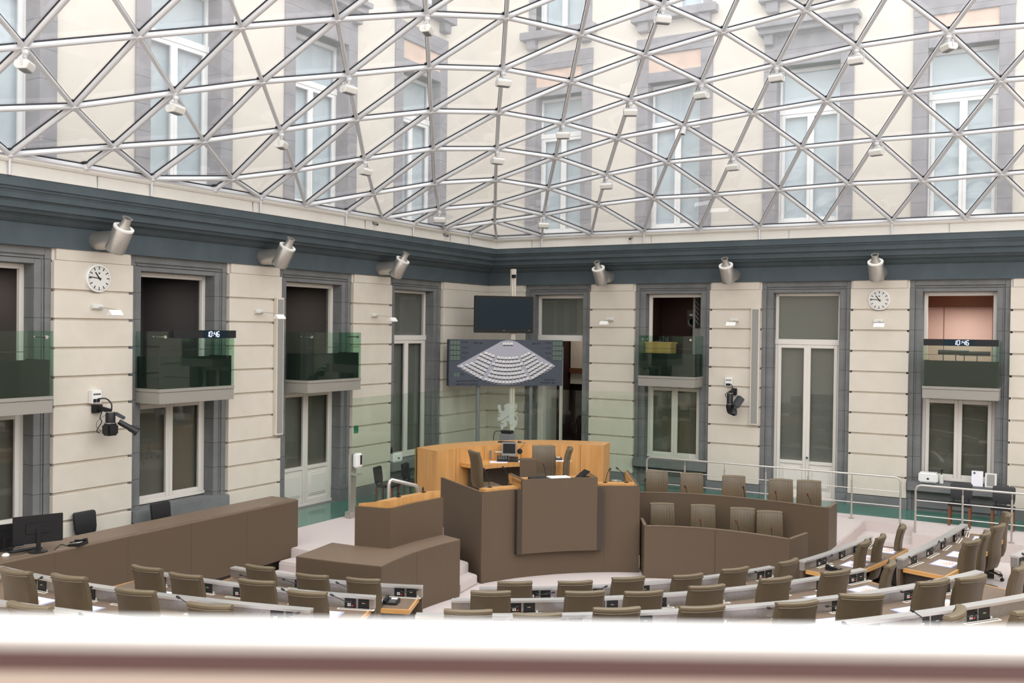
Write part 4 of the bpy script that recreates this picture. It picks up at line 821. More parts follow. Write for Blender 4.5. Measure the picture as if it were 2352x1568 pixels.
mk_desk('B', 'left', [(463, 1326), (673, 1351.5), (752, 1357.7), (864, 1366.3)], .12)
mk_desk('B', 'mid', [(1038.4, 1373.2), (1175, 1372.5), (1297, 1371.2), (1433, 1366.3), (1527.8, 1360.6), (1583, 1356.9), (1672, 1348.2), (1747, 1340.3), (1821, 1328.5), (1978, 1303.8)])
mk_desk('B', 'right', [(2055, 1278.9), (2101, 1264), (2148.5, 1234), (2208, 1201.8)])
mk_desk('C', 'left', [(200, 1337), (263, 1347), (383, 1360), (468.6, 1371), (540, 1381), (721, 1394.7)], .14)
mk_desk('C', 'mid', [(957, 1405.8), (1133, 1407), (1294.8, 1405.8), (1477, 1401), (1560, 1397.6), (1672, 1389), (1781.8, 1380.3), (1888, 1369.2), (1924, 1366), (2040, 1345), (2244, 1308.8)])
mk_desk('C', 'right', [(2319, 1274), (2380, 1248)], 0, .12)
mk_desk('D', 'left', [(126, 1392.8), (335.7, 1418.6)], .12)
mk_desk('D', 'mid', [(1850, 1433), (2036.6, 1410.8), (2322.6, 1367.2)], .25, .08)
# seats: sighted middle of each backrest top, per row and block
SEATS = {('A', 'left'): [(593, 1298), (714, 1318), (832, 1327)], ('A', 'mid'): [(1183, 1334), (1323, 1333), (1446, 1324), (1583, 1318), (1692, 1303), (1815, 1285, .15)], ('A', 'right'): [(1989, 1242, .15), (2027, 1229, .1), (2075, 1206, .1)],
 ('B', 'left'): [(332, 1300), (422, 1317), (586, 1331), (703, 1357)], ('B', 'mid'): [(1127, 1356), (1345, 1356), (1481, 1356), (1627, 1343), (1786, 1325), (1925, 1309), (2049, 1290, .5)], ('B', 'right'): [(2237, 1240, -.1), (2267, 1221, .1), (2298, 1204, -.2), (2316, 1178, .1)],
 ('C', 'left'): [(30, 1307), (152, 1320), (306, 1352), (477, 1385)], ('C', 'mid'): [(1075, 1399), (1235, 1407), (1419, 1394), (1616, 1390), (1836, 1380), (1982, 1363, -.3), (2149, 1331), (2238, 1322)], ('C', 'right'): [(2350, 1297, .3)],
 ('D', 'left'): [(60, 1386, -.1)], ('D', 'mid'): [(2202, 1400, .6), (2372, 1395, .2)]}
def nth(i, n):
    if n == 1: return 'only one in sight'
    if i == 0: return 'leftmost'
    if i == n-1: return 'rightmost'
    return ORD[i]+' from the left'
sheet = empty('seat_plan_sheet', (0, 0, 0))
b = MB(); b.box(-.23, .23, -.17, .17, 0, .004); b.build('desk_mat', M['mat_'], sheet)
b = MB(); b.box(-.19, .19, -.145, .15, .004, .0065); b.build('white_sheet', M['paper'], sheet)
b = MB()
for r_ in (0.09, .13, .17, .21):
    P = [(math.sin(a)*r_, .1-math.cos(a)*r_) for a in [(-.85+1.7*k/10) for k in range(11)]]+[(math.sin(a)*(r_-.025), .1-math.cos(a)*(r_-.025)) for a in [(.85-1.7*k/10) for k in range(11)]]
    b.prism(P, .0065, .0072)
b.build('orange_print', M['orange'], sheet); su = [False]
for (row, blk), lst in SEATS.items():
    D_ = DESK[row, blk]; zf, rn = ROWZ[row]; t = D_['t']; n = len(lst)
    ang = []
    for i, s in enumerate(lst):
        P = at(s[0], s[1], zf+1.18); a, r = polar(P); f = -D_['nrm'](a)
        sw = s[2] if len(s) > 2 else 0
        f = Matrix.Rotation(sw, 3, 'Z') @ f; ang.append(a)
        w = nth(i, n)
        chair(P, f, zf, 'olive leather swivel chair, %s, %s row of the %s' % (w, rn, BLK[blk]), 'leather swivel chairs of the members')
        o = copy_tree(sheet) if su[0] else sheet; su[0] = True
        a = min(max(a, D_['a0']+.05), D_['a1']-.05)
        o.location = D_['pt'](a, .47, .7455); o.rotation_euler = (0, 0, math.atan2(D_['nrm'](a).x, -D_['nrm'](a).y))
        tag(o, 'printed seat plan sheet, %s, %s row of the %s' % (w, rn, BLK[blk]), 'paper', 'seat plans laid out on the desks')
    # control units in the upstand, between the places
    ua = [a+.40/D_['R'](a) for a in ang]
    if n > 1 and ua[0]-.8/D_['R'](ua[0]) > D_['a0']+.03: ua.insert(0, ang[0]-.40/D_['R'](ang[0]))
    for a in ua:
        if not D_['a0']+.25/D_['R'](a) < a < D_['a1']-.2/D_['R'](a): a = min(max(a, D_['a0']+.25/D_['R'](a)), D_['a1']-.22/D_['R'](a))
        n_ = D_['nrm'](a); al = Vector((math.cos(a), math.sin(a), 0)); o_ = D_['pt'](a, .104, .74)
        fm = Matrix(((al.x, n_.x, 0, o_.x), (al.y, n_.y, 0, o_.y), (0, 0, 1, o_.z), (0, 0, 0, 1)))
        b = MB(); b.box(-.165, -.015, -.004, .004, .004, .128, fm); b.box(.015, .16, -.004, .004, .004, .128, fm); u = b.build('control_unit', M['black'], t)
        b = MB()
        for x in (-.125, -.1):
            for z in (.03, .052): b.box(x, x+.018, .004, .008, z, z+.016, fm)
        b.box(.084, .093, .004, .007, .07, .079, fm); b.build('white_button_marking', M['pale'], u)
        b = MB(); b.box(-.07, -.048, .004, .008, .032, .044, fm); b.box(.1, .109, .004, .007, .07, .079, fm); b.build('red_button', M['ledr'], u)
        b = MB(); b.box(.066, .075, .004, .007, .07, .079, fm); b.build('green_light', M['ledg'], u)
        sd = random.choice((-1, -1, 1)); h = random.uniform(.03, .16)
        b = MB(); G = [fm @ Vector(p) for p in ((-.05, .005, .09), (-.06, .05, .1), (-.12 if sd < 0 else 0, .07, .07+h*.3), (-.28 if sd < 0 else .16, .08, .06+h))]
        wire(b, G, .0055); b.lathe(G[-1], (G[-1]-G[-2]), [(.008, 0), (.015, .015), (.015, .045), (.008, .055)], 8); b.build('gooseneck_microphone', M['black'], u)
        b = MB(); b.box(.172, .196, -.002, .004, .006, .03, fm); b.build('seat_plate', M['pale'], t)
        o_ = D_['pt'](a, .16, .7455); fm = Matrix(((al.x, n_.x, 0, o_.x), (al.y, n_.y, 0, o_.y), (0, 0, 1, o_.z), (0, 0, 0, 1)))
        b = MB(); b.box(-.24, .24, -.03, .03, 0, .006, fm); c_ = b.build('cable_slot', M['cream'], t)
        b = MB(); b.box(-.22, .22, -.008, .008, .006, .0075, fm); b.build('slot_opening', M['ink'], c_)
# ------------------------------------------------------------------ telephones
def phone(P, ang, label):
    t = empty('desk_telephone', P, ang, label, 'telephone', 'black desk telephones')
    m = Matrix.Translation(P) @ Matrix.Rotation(ang, 4, 'Z')
    b = MB(); b.loft([[m @ Vector((x, y, z)) for y, z in ((-.1, 0), (.1, 0), (.1, .055), (-.1, .02))] for x in (-.11, .11)]); b.build('body', M['black'], t, bev=.006)
    b = MB(); b.loft([[m @ Vector((x, y, z)) for y, z in ((-.1, .021), (.1, .056), (.1, .088), (.06, .09), (.035, .072), (-.035, .06), (-.06, .066), (-.1, .055))] for x in (-.1, -.05)]); b.build('handset', M['black'], t, bev=.006)
    b = MB(); b.loft([[m @ Vector((x, y, .022+(y+.1)*.175+dz_)) for y, dz_ in ((.03, 0), (.075, 0), (.075, .003), (.03, .003))] for x in (-.01, .08)]); b.build('display', M['pale'], t)
    b = MB()
    for i in range(3):
        for j in range(3): x, y = -.01+i*.03, -.07+j*.028; z = .0215+(y+.11)*.175; b.box(x, x+.018, y, y+.016, z, z+.004, m)
    b.build('keys', M['lgrey'], t)
    b = MB(); wire(b, [m @ Vector(p) for p in ((-.09, -.1, .03), (-.12, -.13, .012), (-.06, -.16, .012), (-.1, -.19, .012), (-.13, -.15, .012))], .006); b.build('coiled_cord', M['black'], t)
    return t
def deskpt(row, blk, a, u=.45): return DESK[row, blk]['pt'](a, u, .747)
da = DESK['A', 'left']; a = da['a1']-.045; phone(deskpt('A', 'left', a, .45), a, 'black desk telephone on the right end of the front left desk')
da = DESK['A', 'right']; a = da['a0']+.05; phone(deskpt('A', 'right', a, .4), a, 'black desk telephone on the left end of the front right desk')
da = DESK['A', 'mid']; a = da['a1']-.05; phone(deskpt('A', 'mid', a, .4), a, 'black desk telephone on the right end of the front middle desk')
a = polar(at(1238, 1367, .745))[0]; phone(deskpt('A', 'mid', a, .35), a, 'black desk telephone between the first two chairs of the front middle desk')
# ------------------------------------------------------------------ long counter along the left wall
t = empty('side_counter', (2.0, -13, 0), 0, 'long taupe counter running along the left wall', 'counter')
b = MB(); b.box(2.28, 2.36, -17.4, -10.69, .3, 1.34); b.box(1.7, 2.28, -10.77, -10.69, .3, 1.34); b.build('front_panel', M['lam'], t)
b = MB(); b.box(1.75, 2.26, -17.4, -10.8, 0, .3); b.build('recessed_plinth', M['lamdk'], t)
b = MB(); b.box(1.68, 2.362, -17.4, -10.685, 1.34, 1.37); b.build('counter_top', M['lamtop'], t, bev=.003, seg=1)
b = MB()
for y in (-12.0, -13.25, -14.5, -15.75): b.box(2.36, 2.362, y-.004, y+.004, .3, 1.34)
b.box(2.31, 2.322, -17.4, -10.9, 1.3705, 1.372); b.build('panel_joint', M['lamj'], t)
b = MB()
for y in (-11.5, -12.9, -14.2, -15.6): b.box(2.302, 2.332, y-.12, y+.12, 1.37, 1.376)
b.build('cable_brush', M['alu'], t)
def standing(name, label, cat, parts, org, grp=None):
    t = empty(name, org, 0, label, cat, grp)
    for n, m, b, bv in parts: b.build(n, M[m], t, bev=bv)
    return t
P = at(87, 1267, 1.372)
def monitor(P, ang, w, h, stand, label, m='black'):
    mm = Matrix.Translation(P) @ Matrix.Rotation(ang, 4, 'Z')
    b = MB(); b.box(-w/2, w/2, -.02, .02, stand, stand+h, mm); c = MB(); c.box(-.03, .03, .02, .05, .02, stand+h*.5, mm); d = MB(); d.lathe(P, (0, 0, 1), [(.13, 0), (.13, .012), (.04, .03)], 20); e = MB(); e.box(-w/2+.02, w/2-.02, -.024, -.02, stand+.02, stand+h-.02, mm)
    f = MB(); f.box(-w/2*.5, w/2*.5, .02, .03, stand+h*.35, stand+h*.75, mm)
    return standing('computer_monitor', label, 'monitor', [('casing', m, b, .006), ('stand_column', m, c, .004), ('stand_foot', m, d, 0), ('screen_face', 'screen', e, 0), ('rear_cover', m, f, .008)], P, 'black computer monitors on the side counter')
monitor(P, rad(-112), .66, .4, .13, 'black computer monitor seen from behind on the left counter')
monitor(at(16, 1266, 1.372)+Vector((-.12, .02, 0)), rad(-105), .55, .34, .03, 'second black monitor at the far left end of the counter, cut by the photo edge')
P = at(75, 1264, 1.372); m = Matrix.Translation(P+Vector((-.1, -.05, 0))) @ Matrix.Rotation(rad(-98), 4, 'Z')
b = MB(); b.box(-.22, .22, -.07, .07, 0, .015, m); c = MB()
for i in range(14):
    for j in range(4): c.box(-.205+i*.0295, -.182+i*.0295, -.055+j*.029, -.032+j*.029, .015, .02, m)
standing('keyboard', 'black keyboard on the left counter beside the monitor foot', 'keyboard', [('body', 'black', b, .003), ('keys', 'dgrey', c, 0)], P+Vector((-.1, -.05, 0)))
P = at(13, 1276, 1.372); b = MB(); b.lathe(P, (0, 0, 1), [(.05, 0), (.05, .012), (.035, .03), (.01, .036)], 14); c = MB(); wire(c, [P+Vector((.03, .03, .006)), P+Vector((.08, .2, .006)), P+Vector((.02, .42, .006))], .004)
standing('computer_mouse', 'white computer mouse at the left end of the counter', 'mouse', [('shell', 'whitew', b, 0), ('cord', 'black', c, 0)], P)
P = at(178, 1252, 1.372); phone(P+Vector((-.02, .02, .0)), rad(-70), 'black desk telephone on the left counter near the monitor')
P = at(125, 1262, 1.378); b = MB(); wire(b, [P, at(140, 1250, 1.378), at(158, 1254, 1.378), at(168, 1254, 1.378)], .005); tag(b.build('loose_cable', M['black']), 'thin black cable lying between the monitor and the phone', 'cable')
# ------------------------------------------------------------------ black leather side chairs
def make_side():
    t = empty('side_chair', (0, 0, 0))
    b = MB(); b.loft([[Vector((x, y, z)) for x, y in ((-w, yb), (w, yb), (w, yb-.045), (-w, yb-.045))] for w, yb, z in ((.2, -.19, .5), (.22, -.2, .6), (.225, -.235, .85), (.2, -.25, .88))]); b.build('backrest', M['blk_lea'], t, bev=.012)
    b = MB(); b.box(-.235, .235, -.2, .25, .42, .48); b.build('seat', M['blk_lea'], t, bev=.018)
    for x, y in ((-.2, -.19), (.2, -.19), (-.2, .21), (.2, .21)):
        b = MB(); b.box(x-.022, x+.022, y-.022, y+.022, 0, .425); b.build('leg', M['brownleg'], t, bev=.003)
    for x in (-.15, .15): b = MB(); b.box(x-.015, x+.015, -.215, -.19, .46, .56); b.build('back_bracket', M['blackm'], t)
    return t
SC_ = make_side(); su2 = [False]
def side_chair(P, ang, label, grp):
    o = copy_tree(SC_) if su2[0] else SC_; su2[0] = True
    o.location = P; o.rotation_euler = (0, 0, ang); return tag(o, label, 'chair', grp)
g = 'black side chairs along the right wall'
side_chair((12.98, -1.25, .487), PI, 'black leather side chair nearest the rail gap, under the right window', g)
side_chair((13.82, -1.25, .487), PI, 'black leather side chair under the right window, middle of three by the rail', g)
side_chair((14.55, -1.2, .487), PI, 'black leather side chair at the right edge of the photo by the wall', g)
g = 'black side chairs left of the oak wall'
side_chair((1.12, -6.3, .487), rad(-75), 'black leather side chair behind the steel handrail, further from the oak wall', g)
side_chair((1.3, -5.45, .487), rad(-75), 'black leather side chair right beside the curved oak wall', g)
g = 'black chairs behind the side counter'
for x, y, w in ((213, 1178, 'black chair back above the counter below the left wall camera'), (391, 1157, 'small black chair back above the counter under the left window'), (20, 1212, 'black chair back at the far left end behind the counter monitors')):
    P = at(x, y, 1.36); side_chair((max(.33, P.x-.02), P.y, .487), rad(-90), w, g)
# ------------------------------------------------------------------ president's tribune
def V2(P): return Vector((P.x, P.y, 0))
ZT = 1.665
front = [V2(at(x, y, 0)) for x, y in ((1105, 1340.5), (1191, 1326), (1235.6, 1322), (1314.5, 1315.8), (1368.8, 1314), (1467, 1314.5))]
# smooth the sighted foot line to one circular arc
M3 = np.array([[2*p.x, 2*p.y, 1] for p in front]); rs = np.array([p.x*p.x+p.y*p.y for p in front]); s_ = np.linalg.lstsq(M3, rs, rcond=None)[0]
TC = Vector((s_[0], s_[1], 0)); TR = math.sqrt(s_[2]+TC.x**2+TC.y**2)
ta = lambda p: math.atan2(p.y-TC.y, p.x-TC.x)
t0, t1 = ta(front[0]), ta(front[-1])
tp = lambda a, u=0: TC+Vector((math.cos(a), math.sin(a), 0))*(TR+u)         # u>0 is behind the front
AR = [t0+(t1-t0)*k/24 for k in range(25)]
bL, bR = V2(at(1012.6, 1096, ZT)), V2(at(1443, 1079.6, ZT))
cL, cR = tp(t0), tp(t1)
tr = empty('president_tribune', (5.2, -7.2, 0), 0, 'tall taupe presidents tribune with a projecting centre panel and oak lining', 'tribune')
def vwall(path, th, z0, z1, name, m, par, bev=0):
    """upright sheet along a plan path; th = thickness to the left of travel"""
    b = MB(); rings = []
    for i, p in enumerate(path):
        d = (path[min(i+1, len(path)-1)]-path[max(i-1, 0)]).normalized(); n = Vector((-d.y, d.x, 0))*th
        rings.append([p+Vector((0, 0, z0)), p+n+Vector((0, 0, z0)), p+n+Vector((0, 0, z1)), p+Vector((0, 0, z1))])
    b.loft(rings); return b.build(name, M[m], par, bev=bev, smooth=False)
fa = [tp(a) for a in AR]
vwall(fa, .05, 0, ZT, 'front_panel', 'lam', tr)
vwall([bL, cL], .05, 0, ZT, 'side_panel', 'lam', tr); vwall([cR, bR], .05, 0, ZT, 'side_panel', 'lam', tr)
dl_ = (cL-bL).normalized(); nl_ = Vector((-dl_.y, dl_.x, 0))*.052; dr0 = (bR-cR).normalized(); nr_ = Vector((-dr0.y, dr0.x, 0))*.052
vwall([bL+nl_, cL+nl_-dl_*.08], .015, 1.06, ZT-.004, 'oak_lining', 'wood', tr); vwall([cR+nr_+dr0*.08, bR+nr_], .015, 1.06, ZT-.004, 'oak_lining', 'wood', tr)
b = MB(); w5 = [tp(t0+(t1-t0)*.79+dd, -.003) for dd in (-.001, .001)]; b.hexa([w5[0], w5[1], tp(ta(w5[1]), .01), tp(ta(w5[0]), .01)]+[p+Vector((0, 0, ZT-.02)) for p in (w5[0], w5[1], tp(ta(w5[1]), .01), tp(ta(w5[0]), .01))]); b.build('panel_joint', M['lamj'], tr)
def arcseg(a, c, u0, u1, z0, z1, name, m, par, n=10):
    b = MB(); rings = []
    for k in range(n+1):
        q = a+(c-a)*k/n; rings.append([tp(q, u0)+Vector((0, 0, z0)), tp(q, u1)+Vector((0, 0, z0)), tp(q, u1)+Vector((0, 0, z1)), tp(q, u0)+Vector((0, 0, z1))])
    b.loft(rings); return b.build(name, M[m], par, smooth=False)
xl, xr = V2(at(1199.8, 1102, 1.85)), V2(at(1373.2, 1096.4, 1.85)); al_, ar_ = ta(xl), ta(xr)
arcseg(t0+(al_-t0)*.16, al_, .06, .28, 1.58, 1.70, 'oak_ledge', 'wood', tr); arcseg(ar_, t1+(ar_-t1)*.12, .06, .28, 1.58, 1.70, 'oak_ledge', 'wood', tr)
# centre panel and its desk
zb = .46; xlb, xrb = V2(at(1168, 1086.6, 1.85)), V2(at(1346.5, 1081, 1.85))
CP = [xl.lerp(xr, k/8)+Vector((-.7, .7, 0)).normalized()*(.06*math.sin(PI*k/8)) for k in range(9)]
vwall(CP, .07, zb, 1.85, 'centre_panel', 'lam', tr, bev=.004)
vwall([xlb, xl-(xl-xlb).normalized()*.075], .06, 1.0, 1.85, 'centre_cheek', 'wood', tr); vwall([xr+(xrb-xr).normalized()*.075, xrb], .06, 1.0, 1.85, 'centre_cheek', 'wood', tr)
vwall([xlb, xl-(xl-xlb).normalized()*.07], .062, 1.842, 1.853, 'cheek_lipping', 'lam', tr); vwall([xr+(xrb-xr).normalized()*.07, xrb], .062, 1.842, 1.853, 'cheek_lipping', 'lam', tr)
dl = (xl-xlb).normalized(); 
nl2 = Vector((-dl.y, dl.x, 0))*.062; dr2 = (xrb-xr).normalized(); nr2 = Vector((-dr2.y, dr2.x, 0))*.062
vwall([xlb+nl2, xl+nl2-dl*.1], .015, 1.06, 1.846, 'oak_lining', 'wood', tr); vwall([xr+nr2+dr2*.1, xrb+nr2], .015, 1.06, 1.846, 'oak_lining', 'wood', tr)
bb_ = [xlb.lerp(xl, .25), xl.lerp(xlb, .1), xr.lerp(xrb, .1), xrb.lerp(xr, .25)]
b = MB(); b.prism([(p.x, p.y) for p in bb_], 1.74, 1.80); b.build('oak_desktop', M['wood'], tr)
vwall([CP[0], tp(al_, 0)], .1, zb, ZT, 'return_panel', 'lamdk', tr); vwall([tp(ar_, 0), CP[-1]], .1, zb, ZT, 'return_panel', 'lamdk', tr)
# raised oak wall curving behind, with its shelf-top
Wi = [(1001, 1035.6), (1046, 1029.5), (1101, 1024.2), (1160, 1020.6), (1219, 1018.4), (1276, 1019.3), (1330, 1020.8), (1386, 1023.5)]
Wo = [(956, 1027), (1000, 1022), (1092.6, 1013.7), (1174, 1010.3), (1280.6, 1010.3), (1340, 1011.8), (1400.7, 1015)]
ZW = 2.1
def circ(P):
    M3 = np.array([[2*p.x, 2*p.y, 1] for p in P]); rs = np.array([p.x*p.x+p.y*p.y for p in P]); s = np.linalg.lstsq(M3, rs, rcond=None)[0]
    c = Vector((s[0], s[1], 0)); return c, math.sqrt(s[2]+c.x**2+c.y**2)
I_ = [V2(at(x, y, ZW)) for x, y in Wi]; O_ = [V2(at(x, y, ZW)) for x, y in Wo]
ci, ri = circ(I_); co, ro = circ(O_)
def arcpts(c, r, p, q, n):
    a, e = math.atan2(p.y-c.y, p.x-c.x), math.atan2(q.y-c.y, q.x-c.x)
    if a < 0: a += 2*PI
    if e < 0: e += 2*PI
    return [c+Vector((math.cos(a+(e-a)*k/n), math.sin(a+(e-a)*k/n), 0))*r for k in range(n+1)]
IP = arcpts(ci, ri, I_[0], I_[-1], 32); OP = arcpts(co, ro, O_[0], O_[-1], 32)
ow = empty('oak_credenza', (3.6, -6, .48), 0, 'tall curved oak credenza with a broad top behind the tribune', 'credenza')
b = MB(); b.loft([[IP[k]+Vector((0, 0, .3)), OP[k]+Vector((0, 0, .3)), OP[k]+Vector((0, 0, ZW)), IP[k]+Vector((0, 0, ZW))] for k in range(33)]); b.build('curved_wall', M['wood'], ow, smooth=False)
b = MB()
for k in (5, 11, 17, 23, 28):
    d = (IP[k]-ci).normalized(); tn = Vector((-d.y, d.x, 0))*.004; p = IP[k]
    b.hexa([p-d*.002-tn, p-d*.002+tn, p+d*.01+tn, p+d*.01-tn]+[q+Vector((0, 0, ZW-.02)) for q in (p-d*.002-tn, p-d*.002+tn, p+d*.01+tn, p+d*.01-tn)])
for v in b.v[:]: pass
o = b.build('panel_joint', M['brownleg'], ow)
b = MB(); rings = []
for k in range(6, 25):
    p = IP[k]; d = (ci-p).normalized(); rings.append([p+Vector((0, 0, 1.69)), p+d*.62+Vector((0, 0, 1.69)), p+d*.62+Vector((0, 0, 1.78)), p+Vector((0, 0, 1.78))])
b.loft(rings); b.build('oak_worktop', M['wood'], ow, bev=.004, smooth=False)
b = MB(); b.loft([[IP[k]+(ci-IP[k]).normalized()*.12+Vector((0, 0, 1.04)), IP[k]+(ci-IP[k]).normalized()*.15+Vector((0, 0, 1.04)), IP[k]+(ci-IP[k]).normalized()*.15+Vector((0, 0, 1.69)), IP[k]+(ci-IP[k]).normalized()*.12+Vector((0, 0, 1.69))] for k in range(7, 24)]); b.build('kneehole_panel', M['lamdk'], ow, smooth=False)
b = MB(); e = (O_[0]-I_[0]).normalized(); b.box(0, 0, 0, 0, 0, 0) if 0 else b.hexa([O_[0]+e*.03+Vector((-.0, -.02, .49)), O_[0]+e*.03+Vector((-.07, .12, .49)), O_[0]+Vector((-.07, .14, .49)), O_[0]+Vector((0, 0, .49))]+[q+Vector((0, 0, ZW-.52)) for q in (O_[0]+e*.03+Vector((-.0, -.02, .49)), O_[0]+e*.03+Vector((-.07, .12, .49)), O_[0]+Vector((-.07, .14, .49)), O_[0]+Vector((0, 0, .49)))]); b.build('back_lath', M['olivew'], ow)
# platform the president's chairs stand on and the stair up to it
pf = [bL+Vector((.1, .04, 0))]+[cL+Vector((.02, .1, 0))]+[tp(a, .06) for a in AR[1:-1]]+[cR+Vector((-.1, .02, 0))]+[bR+Vector((-.1, -.02, 0))]+[p+(ci-p).normalized()*.02 for p in IP[::-1]]
b = MB(); b.prism([(p.x, p.y) for p in pf], .02, 1.05); b.build('carpeted_platform', M['carpet'], tr)
# ------------------------------------------------------------------ lower podium with the speaker's lectern
lo = [V2(at(x, y, 1.0)) for x, y in ((876, 1300), (964, 1263), (1057, 1238), (1017, 1227.5), (813.5, 1252.5), (763, 1245.5), (680, 1277))]
c2, r2 = circ(lo[:3])
edge = []
for k in range(13):
    a0 = math.atan2(lo[0].y-c2.y, lo[0].x-c2.x); a1 = math.atan2(lo[2].y-c2.y, lo[2].x-c2.x)
    if a0 < 0: a0 += 2*PI
    if a1 < 0: a1 += 2*PI
    a = a0+(a1-a0)*k/12; edge.append(c2+Vector((math.cos(a), math.sin(a), 0))*r2)
mid = (lo[6]+lo[0])/2; nn_ = Vector((lo[0].y-lo[6].y, -(lo[0].x-lo[6].x), 0)).normalized()
left_edge = [lo[6].lerp(lo[0], k/8)-nn_*(-.03)*math.sin(PI*k/8) for k in range(8)]
poly = left_edge+edge+[lo[3], lo[4], lo[5]]
pod = empty('podium_block', (5.1, -11.8, 0), 0, 'low taupe podium block with curved sides below the lectern', 'podium')
b = MB(); b.prism([(p.x, p.y) for p in poly], 0, .985); b.build('body', M['lam'], pod, smooth=False)
b = MB(); b.prism([(p.x, p.y) for p in poly], .985, 1.0); b.build('top', M['lamtop'], pod, smooth=False)
b = MB(); p = edge[6]; d = (c2-p).normalized(); tn = Vector((-d.y, d.x, 0))*.004; b.hexa([p+d*.003-tn, p+d*.003+tn, p-d*.01+tn, p-d*.01-tn]+[q+Vector((0, 0, .98)) for q in (p+d*.003-tn, p+d*.003+tn, p-d*.01+tn, p-d*.01-tn)]); b.build('panel_joint', M['lamj'], pod)
u0, u1, u2 = [V2(at(x, y, 1.0)) for x, y in ((814.4, 1252), (895.5, 1260), (1017.3, 1227.3))]
um = u1.lerp(u2, .5)+Vector((-.04, -.01, 0))
bk0 = u0+(u2-u1).normalized()*.0+Vector((-.25, .5, 0)); bk1 = u2+Vector((-.75, .25, 0))
lec = empty('speaker_lectern', (4.9, -11.2, 1.0), 0, 'taupe speakers lectern with a raised oak reading ledge', 'lectern')
P_ = [u0, u1, um, u2]
vwall([u0, u1], .05, 1.0, 1.66, 'side_panel', 'lam', lec); vwall([u1, um, u2], .05, 1.0, 1.66, 'front_panel', 'lam', lec)
o0, o1, om, o2 = u0+Vector((.03, .06, 0)), u1+Vector((-.06, .06, 0)), um+Vector((-.06, .0, 0)), u2+Vector((-.06, -.02, 0))
b = MB(); n_ = Vector((-1, .05, 0)).normalized()*.3
rings = [[p+Vector((0, 0, 1.56)), p+n_+Vector((0, 0, 1.56)), p+n_+Vector((0, 0, 1.74)), p+Vector((0, 0, 1.78))] for p in (o1, om, o2)]; b.loft(rings); b.build('oak_ledge', M['wood'], lec, smooth=False)
b = MB(); q = Vector((0, .03, 0)); b.hexa([o0+Vector((0, 0, 1.5)), o1+Vector((0, 0, 1.5)), o1+q+Vector((0, 0, 1.5)), o0+q+Vector((0, 0, 1.5)), o0+Vector((0, 0, 1.70)), o1+Vector((0, 0, 1.78)), o1+q+Vector((0, 0, 1.78)), o0+q+Vector((0, 0, 1.70))]); b.build('oak_wing', M['wood'], lec)
b = MB(); b.prism([(p.x, p.y) for p in (o0+q, o1+n_*.4, o2+n_*.8, o2+n_*2, o0+Vector((.0, .5, 0)))], 1.52, 1.56); b.build('oak_desktop', M['wood'], lec)
b = MB(); b.prism([(p.x, p.y) for p in (u0+Vector((.06, .06, 0)), u1+Vector((-.08, .08, 0)), u2+Vector((-.08, 0, 0)), u2+Vector((-.5, .02, 0)), u0+Vector((.0, .5, 0)))], 1.0, 1.5); b.build('inner_body', M['lamdk'], lec)
# gooseneck microphones standing on ledges
def mic(base, head, label, grp, red=False):
    base = Vector(base); head = Vector(head)
    t = empty('gooseneck_microphone', base, 0, label, 'microphone', grp)
    b = MB(); b.cbox(base+Vector((0, 0, .006)), .07, .07, .012); b.build('base_plate', M['black'], t, bev=.003)
    b = MB(); md = base.lerp(head, .5)+Vector((0, 0, .05)); wire(b, [base, md, head], .006); b.build('neck', M['black'], t)
    b = MB(); b.lathe(head, (head-md)+Vector((0, 0, -.02)), [(.008, -.01), (.017, .01), (.017, .045), (.009, .058)], 10); b.build('capsule', M['red' if red else 'black'], t)
G1 = 'microphones of the tribune'
def mpx(bx_, by_, bz, hx, hy, label, grp, red=False):
    B_ = at(bx_, by_, bz); dd = FW.copy(); H_ = atP(hx, hy, B_+Vector((0, 0, 0)), FW); mic(B_, H_, label, grp, red)
mpx(1125, 1119, 1.70, 1113.5, 1080, 'gooseneck microphone at the left end of the tribune ledge', G1); mpx(1171, 1113, 1.70, 1158, 1076, 'gooseneck microphone on the tribune ledge beside the centre desk', G1)
mpx(1390, 1108, 1.70, 1399, 1080, 'gooseneck microphone on the right tribune ledge, left of two', G1); mpx(1439, 1108, 1.70, 1420, 1077, 'gooseneck microphone on the right tribune ledge, right of two', G1)
mpx(1254, 1100, 1.80, 1249.5, 1069, 'red tipped microphone in front of the presidents chair', G1, True)
mpx(915, 1141, 1.77, 917, 1129, 'short microphone at the left of the lectern ledge', 'microphones on the lectern'); mpx(973, 1130, 1.77, 972, 1119, 'short microphone at the right of the lectern ledge', 'microphones on the lectern')
# desk items of the tribune
c_ = (xl+xr)/2; dr_ = (xr-xl).normalized(); bkd = Vector((-dr_.y, dr_.x, 0))
def oriented(P, d): return Matrix(((d.x, -d.y, 0, P.x), (d.y, d.x, 0, P.y), (0, 0, 1, P.z), (0, 0, 0, 1)))
m = oriented(xl.lerp(xr, .25)+bkd*.22+Vector((0, 0, 1.80)), dr_); b = MB(); b.box(-.17, .17, -.11, .11, 0, .055, m); tag(b.build('document_case', M['blackm'], bev=.004), 'flat black case lying on the left of the presidents desk', 'case')
m = oriented(xl.lerp(xr, .52)+bkd*.2+Vector((0, 0, 1.80)), dr_); b = MB(); b.box(-.2, .2, -.13, .13, 0, .06, m); tag(b.build('paper_stack', M['paper'], bev=.002), 'stack of white papers on the middle of the presidents desk', 'paper')
Pp = xl.lerp(xr, .86)+bkd*.22+Vector((0, 0, 1.80)); m = oriented(Pp, dr_)
t = empty('touch_panel', Pp, 0, 'tilted black touch panel on the right of the presidents desk', 'touch panel')
